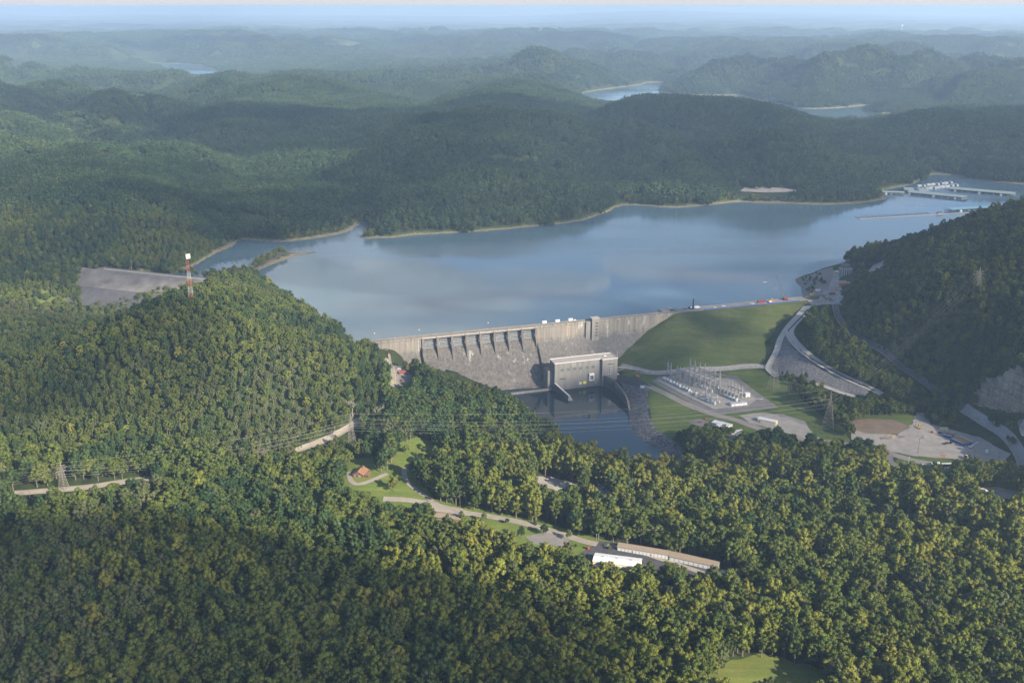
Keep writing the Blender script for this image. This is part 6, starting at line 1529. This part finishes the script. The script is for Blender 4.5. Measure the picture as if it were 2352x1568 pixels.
# lawn trees, each at its own spot
LAWN = [(905, 1128, 3, .72, 'lone green tree on the lawn right of the brown house'), (933, 1040, 1, .5, 'small tree at the edge of the mown clearing above the house'), (868, 1080, 4, .5, 'slim dark tree right behind the brown house'), (1112, 1200, 5, .5, 'feathery tree on the lawn left of the lower road'),
        (1142, 1177, 0, .38, 'small round tree on the verge above the lower road'), (1250, 1228, 0, .55, 'round dark tree beside the lower road'), (1198, 1236, 4, .6, 'tall dark tree on the lawn below the lower road'), (1307, 1240, 5, .52, 'slender tree beside the lower road near the gate'), (1165, 1203, 0, .3, 'small round bush-like tree on the lawn'), (1300, 1262, 0, .25, 'little dark tree on the lawn left of the gate'),
        (1322, 1258, 0, .2, 'tiny round tree beside the gate lawn'), (1400, 1262, 1, .24, 'rounded shrub-like tree left of the garage row'), (1360, 1232, 4, .42, 'narrow tree on the upper verge near the gate'), (1990, 1060, 4, 1.25, 'big dark tree standing alone left of the gravel yard'), (2087, 1075, 0, .28, 'small round tree on the green island by the campground'), (2145, 1085, 4, .6, 'dark pointed tree on the campground lawn'),
        (2197, 1090, 4, .66, 'dark pointed tree right of the white camper'), (2255, 1105, 0, .7, 'dark round tree below the gravel yard'), (1870, 720, 0, .6, 'green tree at the top of the riprap gully'), (1893, 655, 0, .42, 'dark tree on the rubble point by the lake'), (1866, 668, 0, .38, 'dark green bushy tree on the rubble point slope'), (1060, 1198, 5, .55, 'feathery tree beside the brown roofed building'), (1402, 1316, 3, .5, 'yellow-green tree in front of the white warehouse'), (1462, 1324, 0, .55, 'dark tree at the right front corner of the white warehouse'), (1500, 1318, 7, .7, 'small dark cedar right of the white warehouse'), (1532, 1334, 3, .78, 'yellow-green tree in front of the garage rows'), (1566, 1338, 2, .66, 'tall slim tree in front of the right garage row'), (1606, 1352, 1, .85, 'broad green tree before the right end of the garages'), (1230, 1205, 7, .6, 'small cedar on the verge of the lower road')]
for sx, sy, k, s, lab in LAWN:
    p = hit(sx, sy); place_tree(k, p, random.uniform(0, 6), (s, s, s), lab, None)

# --- the rest of the woods: one object
patches = []
def patch(n, size, lobes, q, ls, seed):
    r = np.random.default_rng(seed); VV, FF, LL, TT = [], [], [], []; b0 = 0; pts = []
    g = int(math.ceil(math.sqrt(n))); st = size / g
    for i in range(n):
        gx, gy = i % g, i // g
        ox = (gx + .5 + r.uniform(-.38, .38)) * st - size / 2; oy = (gy + .5 + r.uniform(-.38, .38)) * st - size / 2
        H = r.uniform(13, 20); cr = r.uniform(4.2, 6.8)
        V, Fq, lb = crown_arrays(r, H, cr, r.choice(['round', 'tall', 'round', 'spread', 'cone'] if r.random() < .3 else ['round', 'tall']), lobes, q, ls, core=True)
        V = V + np.array([ox, oy, -1.5]); VV.append(V); FF.append(Fq + b0); b0 += len(V); LL.append(lb); TT.append(np.full(len(Fq), r.random()))
    return quads_mesh('canopy_patch', np.vstack(VV), np.vstack(FF), L['mix'], np.concatenate(LL), np.concatenate(TT))
protoC = bpy.data.collections.new('forest_kinds')
def addp(name, me, extra=None):
    if extra is not None:
        bm = bmesh.new(); bm.from_mesh(me); n0 = len(bm.faces); bm.from_mesh(extra); bm.faces.ensure_lookup_table()
        for f in bm.faces[n0:]: f.material_index = 1
        me2 = bpy.data.meshes.new(name); bm.to_mesh(me2); bm.free(); me2.materials.append(me.materials[0]); me2.materials.append(M['bark']); me = me2
    o = bpy.data.objects.new(name, me); protoC.objects.link(o)
for k, t in enumerate(TREE): addp('a%02d' % k, t['crown'], t['trunk_mesh'])
NM, NF = 5, 4
for k in range(NM): addp('b%02d' % k, patch(12, 34, 9, 11, 2.3, 40 + k))
for k in range(NF): addp('c%02d' % k, patch(36, 76, 5, 5, 4.6, 80 + k))
X, Y, Z, PK, RT, SC = [], [], [], [], [], []
k = ~is_ind
X.append(near['x'][k]); Y.append(near['y'][k]); Z.append(near['z'][k]); PK.append(near['kd'][k]); RT.append(np.stack([0 * rot[k], 0 * rot[k], rot[k]], 1)); SC.append(near['sc'][k, None] * near['v'][k])
def grad_rot(x, y, e):
    zx = (gz(x + e, y) - gz(x - e, y)) / (2 * e); zy = (gz(x, y + e) - gz(x, y - e)) / (2 * e)
    return np.stack([np.arctan(zy), -np.arctan(zx)], 1)
for y0, y1, sp, first, cnt, e, s in ((1780, 4700, 27, 8, NM, 13, 1.0), (4700, 13500, 62, 8 + NM, NF, 30, 1.0)):
    P = scatter(y0, y1, sp, .545, 140); x, y = P[:, 0], P[:, 1]
    w = ~wet(x, y, 9 if sp < 40 else 28); x, y = x[w], y[w]; z = gz(x, y)
    w = ~blocked(x, y, z, np.full(len(x), 15.), np.full(len(x), 10.)) & (z > 4.0); x, y, z = x[w], y[w], z[w]
    if sp > 40:
        w = ~((fbm(x / 700 + 3, y / 700, 3) > .5) & (y > 7500)); x, y, z = x[w], y[w], z[w]
    g = grad_rot(x, y, e)
    X.append(x); Y.append(y); Z.append(z); PK.append(first + rng.integers(0, cnt, len(x))); RT.append(np.concatenate([g, (rng.integers(0, 4, len(x)) * math.pi / 2 * 0)[:, None]], 1)); SC.append(rng.uniform(.88, 1.18, len(x)) * s)
# small shore trees and scrub at the foot of the lake hills
Pp = []
nn = len(lake_pts)
for i in range(8, nn - 8):
    a, c = LAKE[i], LAKE[i + 1]; d = np.hypot(*(c - a))
    if a[1] < 1500: continue
    nrm = np.array([c[1] - a[1], a[0] - c[0]]) / max(d, 1e-6)
    for t in range(int(d / 6)):
        for off in (9, 14, 21):
            if rng.random() < (.30 if off < 10 else .75):
                p = a + (c - a) * (t * 6 + rng.uniform(0, 6)) / d
                for sgn in (1, -1): Pp.append((*(p + sgn * nrm * (off + rng.uniform(-3, 3))), off))
Pp = np.array(Pp); k = ~wet(Pp[:, 0], Pp[:, 1], 6); Pp = Pp[k]
ii = sdist(Pp[:, 0], Pp[:, 1], LAKE) < 26; Pp = Pp[ii]
zz_ = gz(Pp[:, 0], Pp[:, 1]); w = ~blocked(Pp[:, 0], Pp[:, 1], zz_, np.full(len(zz_), 8.), np.full(len(zz_), 4.)); Pp, zz_ = Pp[w], zz_[w]
X.append(Pp[:, 0]); Y.append(Pp[:, 1]); Z.append(zz_); PK.append(rng.choice([0, 1, 4, 5, 3, 2], len(zz_))); RT.append(np.stack([0 * zz_, 0 * zz_, rng.uniform(0, 6.28, len(zz_))], 1)); SC.append(rng.uniform(.3, .62, len(zz_)) * np.where(Pp[:, 2] < 10, .6, 1))
# the little island's trees
ip = np.array([[*at(a + random.uniform(-9, 9), c + random.uniform(-4, 4), 1)[:2]] for a, c in [(612, 602), (622, 596), (632, 590), (641, 586), (600, 608), (592, 613), (650, 584)] for _ in range(5)])
k = pip(ip[:, 0], ip[:, 1], ISLE); ip = ip[k]; zi = gz(ip[:, 0], ip[:, 1])
X.append(ip[:, 0]); Y.append(ip[:, 1]); Z.append(zi); PK.append(rng.choice([1, 3, 5], len(zi))); RT.append(np.stack([0 * zi, 0 * zi, rng.uniform(0, 6.28, len(zi))], 1)); SC.append(rng.uniform(.35, .75, len(zi)))
# scrub in the gully below the embankment, on the river bank and along the roads
SCRUB = [([(1795, 862), (1850, 870), (1905, 905), (1960, 915), (2030, 912), (2090, 935), (2100, 955), (2030, 955), (1960, 965), (1900, 962), (1850, 925)], .028, (.18, .5)), ([(2240, 930), (2300, 985), (2352, 1020), (2352, 1040), (2290, 990)], .03, (.2, .5)), ([(2240, 1000), (2290, 1005), (2320, 1040), (2290, 1030)], .01, (.1, .2)),
         ([(1838, 650), (1850, 640), (1880, 625), (1895, 655), (1870, 672), (1845, 676)], .012, (.15, .42)), ([(1545, 1010), (1560, 1000), (1640, 990), (1700, 1003), (1600, 1030), (1560, 1052)], .03, (.25, .6)), ([(905, 815), (935, 845), (990, 855), (1060, 885), (1040, 890), (960, 872), (930, 850)], .03, (.25, .5)), ([(925, 828), (990, 860), (1060, 886), (1150, 907), (1230, 957), (1300, 1004), (1325, 1020), (1290, 1022), (1200, 975), (1100, 925), (1000, 892), (930, 862)], .035, (.22, .42)), ([(1300, 1258), (1430, 1250), (1425, 1256), (1390, 1254)], .02, (.12, .2))]
for poly, dens, (a, c) in SCRUB:
    q = np.array([tuple(hit(*p))[:2] for p in poly]); lo, hi = q.min(0), q.max(0)
    n = int((hi[0] - lo[0]) * (hi[1] - lo[1]) * dens); pp = rng.uniform(lo, hi, (n, 2)); pp = pp[pip(pp[:, 0], pp[:, 1], q)]
    pp = pp[~wet(pp[:, 0], pp[:, 1], 3)]; zi = gz(pp[:, 0], pp[:, 1]); n = len(zi)
    X.append(pp[:, 0]); Y.append(pp[:, 1]); Z.append(zi - .4); PK.append(rng.choice([0, 1, 3, 4, 5], n)); RT.append(np.stack([0 * zi, 0 * zi, rng.uniform(0, 6.28, n)], 1)); SC.append(rng.uniform(a, c, n))
SC = [c if c.ndim == 2 else c[:, None] * np.stack([rng.uniform(.9, 1.1, len(c)), rng.uniform(.9, 1.1, len(c)), rng.uniform(.85, 1.2, len(c))], 1) for c in SC]
X, Y, Z, PK = map(np.concatenate, (X, Y, Z, PK)); SC = np.vstack(SC); RT = np.vstack(RT)
me = bpy.data.meshes.new('forest'); me.vertices.add(len(X)); me.vertices.foreach_set('co', np.stack([X, Y, Z], 1).astype(np.float32).ravel())
me.attributes.new('pick', 'INT', 'POINT').data.foreach_set('value', PK.astype(np.int32))
me.attributes.new('scl', 'FLOAT_VECTOR', 'POINT').data.foreach_set('vector', SC.astype(np.float32).ravel())
me.attributes.new('rot', 'FLOAT_VECTOR', 'POINT').data.foreach_set('vector', RT.astype(np.float32).ravel())
forest = link(bpy.data.objects.new('forest', me)); tag(forest, kind='stuff')
ng = bpy.data.node_groups.new('forest_growth', 'GeometryNodeTree')
ng.interface.new_socket('Geometry', in_out='INPUT', socket_type='NodeSocketGeometry'); ng.interface.new_socket('Geometry', in_out='OUTPUT', socket_type='NodeSocketGeometry')
gi, go = ng.nodes.new('NodeGroupInput'), ng.nodes.new('NodeGroupOutput')
iop = ng.nodes.new('GeometryNodeInstanceOnPoints'); ci = ng.nodes.new('GeometryNodeCollectionInfo')
ci.inputs['Collection'].default_value = protoC; ci.inputs['Separate Children'].default_value = True; ci.inputs['Reset Children'].default_value = True
def na(n, t):
    a = ng.nodes.new('GeometryNodeInputNamedAttribute'); a.data_type = t; a.inputs['Name'].default_value = n
    return a.outputs['Attribute']
e2r = ng.nodes.new('FunctionNodeEulerToRotation')
ng.links.new(gi.outputs[0], iop.inputs['Points']); ng.links.new(ci.outputs[0], iop.inputs['Instance']); iop.inputs['Pick Instance'].default_value = True
ng.links.new(na('pick', 'INT'), iop.inputs['Instance Index']); ng.links.new(na('rot', 'FLOAT_VECTOR'), e2r.inputs[0]); ng.links.new(e2r.outputs[0], iop.inputs['Rotation']); ng.links.new(na('scl', 'FLOAT_VECTOR'), iop.inputs['Scale'])
ng.links.new(iop.outputs[0], go.inputs[0])
forest.modifiers.new('growth', 'NODES').node_group = ng
print('forest instances', len(X))
# ------------------------------------------------------------------ camera, light, air
cam = bpy.data.cameras.new('camera'); co = bpy.data.objects.new('camera', cam); COL.objects.link(co)
cam.sensor_width = 36; cam.lens = 36 * FOC / 2352; cam.clip_start = 1; cam.clip_end = 120000
co.location = (0, 0, CAM_Z); co.rotation_euler = (math.pi / 2 - TILT, 0, 0)
scene.camera = co
SUN_EL, SUN_AZ = R(27), math.atan2(-.68, .74)            # direction towards the sun, from +X towards +Y
SDIR = Vector((math.cos(SUN_EL) * math.cos(SUN_AZ), math.cos(SUN_EL) * math.sin(SUN_AZ), math.sin(SUN_EL)))
sl = bpy.data.lights.new('sun', 'SUN'); sl.energy = 5.0; sl.angle = R(.5); sl.color = (1, .88, .70)
so = bpy.data.objects.new('sun', sl); COL.objects.link(so); so.rotation_euler = SDIR.to_track_quat('Z', 'Y').to_euler()
w = bpy.data.worlds.new('World'); scene.world = w; w.use_nodes = True
nt = w.node_tree; bg = nt.nodes['Background']
sky = nt.nodes.new('ShaderNodeTexSky'); sky.sky_type = 'NISHITA'; sky.sun_disc = False
sky.sun_elevation = SUN_EL; sky.sun_rotation = math.atan2(SDIR.x, SDIR.y)
sky.altitude = 300; sky.air_density = .7; sky.dust_density = .8; sky.ozone_density = 1.6
nt.links.new(sky.outputs[0], bg.inputs['Color']); bg.inputs['Strength'].default_value = .09
hz = MB().box((0, 22800, -75), (90000, 47000, 505)).build('haze', None)
m = bpy.data.materials.new('haze'); m.use_nodes = True; nt = m.node_tree; nt.nodes.clear()
o = nt.nodes.new('ShaderNodeOutputMaterial'); v = nt.nodes.new('ShaderNodeVolumePrincipled')
v.inputs['Color'].default_value = (.48, .66, .91, 1); v.inputs['Density'].default_value = .8e-4; v.inputs['Anisotropy'].default_value = .1
nt.links.new(v.outputs[0], o.inputs['Volume']); hz.data.materials.append(m); tag(hz, kind='stuff')
# cloud bodies added out of view for their shadows and a lake reflection
def cloud_mat(name, op):
    m = bpy.data.materials.new(name); m.use_nodes = True; nt = m.node_tree; nt.nodes.clear()
    o = nt.nodes.new('ShaderNodeOutputMaterial'); t = nt.nodes.new('ShaderNodeBsdfTransparent'); d = nt.nodes.new('ShaderNodeBsdfDiffuse'); x = nt.nodes.new('ShaderNodeMixShader')
    d.inputs['Color'].default_value = (.85, .85, .86, 1); tl = nt.nodes.new('ShaderNodeBsdfTranslucent'); tl.inputs['Color'].default_value = (.9, .9, .9, 1); dt = nt.nodes.new('ShaderNodeMixShader'); nt.links.new(d.outputs[0], dt.inputs[1]); nt.links.new(tl.outputs[0], dt.inputs[2])
    f = ramp(nt, noise(nt, .0035, 4, .6), [(.30, (op * .5,) * 3), (.6, (op,) * 3)])
    nt.links.new(f, x.inputs[0]); nt.links.new(t.outputs[0], x.inputs[1]); nt.links.new(dt.outputs[0], x.inputs[2]); nt.links.new(x.outputs[0], o.inputs['Surface']); return m
CM = {}
def cloud(loc, rx, ry, rz, op, seed, th=120, rot=0.0):
    r = np.random.default_rng(seed); nu, nv = 40, 12; V, Fc = [], []
    ph = r.uniform(0, 6.28, 8); am = r.uniform(.02, .1, 8)
    for j in range(nv + 1):
        tv = math.pi * j / nv
        for i in range(nu):
            tu = 2 * math.pi * i / nu
            k = 1 + sum(am[q] * math.sin((q + 2) * tu + ph[q]) for q in range(8))
            k2 = 1 + .25 * math.sin(3 * tu + ph[0] + 2 * tv)
            x, y = rx * k * math.sin(tv) * math.cos(tu), ry * k * math.sin(tv) * math.sin(tu)
            V.append((x * math.cos(rot) - y * math.sin(rot), x * math.sin(rot) + y * math.cos(rot), th * k2 * math.cos(tv)))
    for j in range(nv):
        for i in range(nu): Fc.append((j * nu + i, (j + 1) * nu + i, (j + 1) * nu + (i + 1) % nu, j * nu + (i + 1) % nu))
    if op not in CM: CM[op] = cloud_mat('cloud_vapour', op)
    o = MB().add(V, Fc).build('added_clouds', CM[op], None, True); o.location = loc; tag(o, kind='structure'); return o
def shade(X, Y, z, rx, ry, op, seed, rot=0.0, alt=1500):
    cloud(Vector((X, Y, z)) + SDIR * ((alt - z) / SDIR.z), rx, ry, 0, op, seed, 100, rot)
shade(450, 2950, 60, 1500, 780, .44, 1)
shade(250, 1880, 0, 1150, 400, .36, 10)  # thin cloud added to dim the haze above the lake
shade(-1350, 3300, 80, 800, 260, .45, 2)
shade(-760, 2050, 40, 520, 330, .3, 3)
shade(600, 1250, 20, 470, 330, .42, 4, .3)
shade(40, 1270, 0, 260, 130, .32, 9, .3)  # thin cloud added to soften sunlight on the dam
shade(-330, 660, -30, 440, 125, .58, 5, -.28)
shade(-610, 1130, 30, 210, 190, .3, 6)
for k in range(9):
    shade(-5000 + 1250 * k, 8300 + 700 * ((k * 5) % 9), 80, rng.uniform(700, 1800), rng.uniform(300, 600), .55, 20 + k)
cloud((-2500, 13000, 3500), 2600, 700, 0, .8, 61, 800)
bank = cloud_mat('sky_dimming_bank', .9); bn = bank.node_tree.nodes  # grey bank added to dim the bright strip of sky above the horizon
for q in bn:
    if q.type in ('BSDF_DIFFUSE', 'BSDF_TRANSLUCENT'): q.inputs['Color'].default_value = (.46, .46, .485, 1)
    if q.type == 'VALTORGB': q.color_ramp.elements[0].color = (.9, .9, .9, 1)
CM['bank'] = bank
cloud((0, 74000, 300), 110000, 6000, 0, 'bank', 80, 2600)
vs = scene.view_settings; vs.view_transform = 'Standard'; vs.look = 'None'; vs.exposure = 1.45; vs.gamma = 1
cy = scene.cycles
cy.use_denoising = True
try: cy.denoiser = 'OPENIMAGEDENOISE'
except Exception: pass
cy.use_adaptive_sampling = True; cy.adaptive_threshold = .01
cy.max_bounces = 5; cy.diffuse_bounces = 2; cy.glossy_bounces = 3; cy.transmission_bounces = 2; cy.volume_bounces = 2; cy.transparent_max_bounces = 6
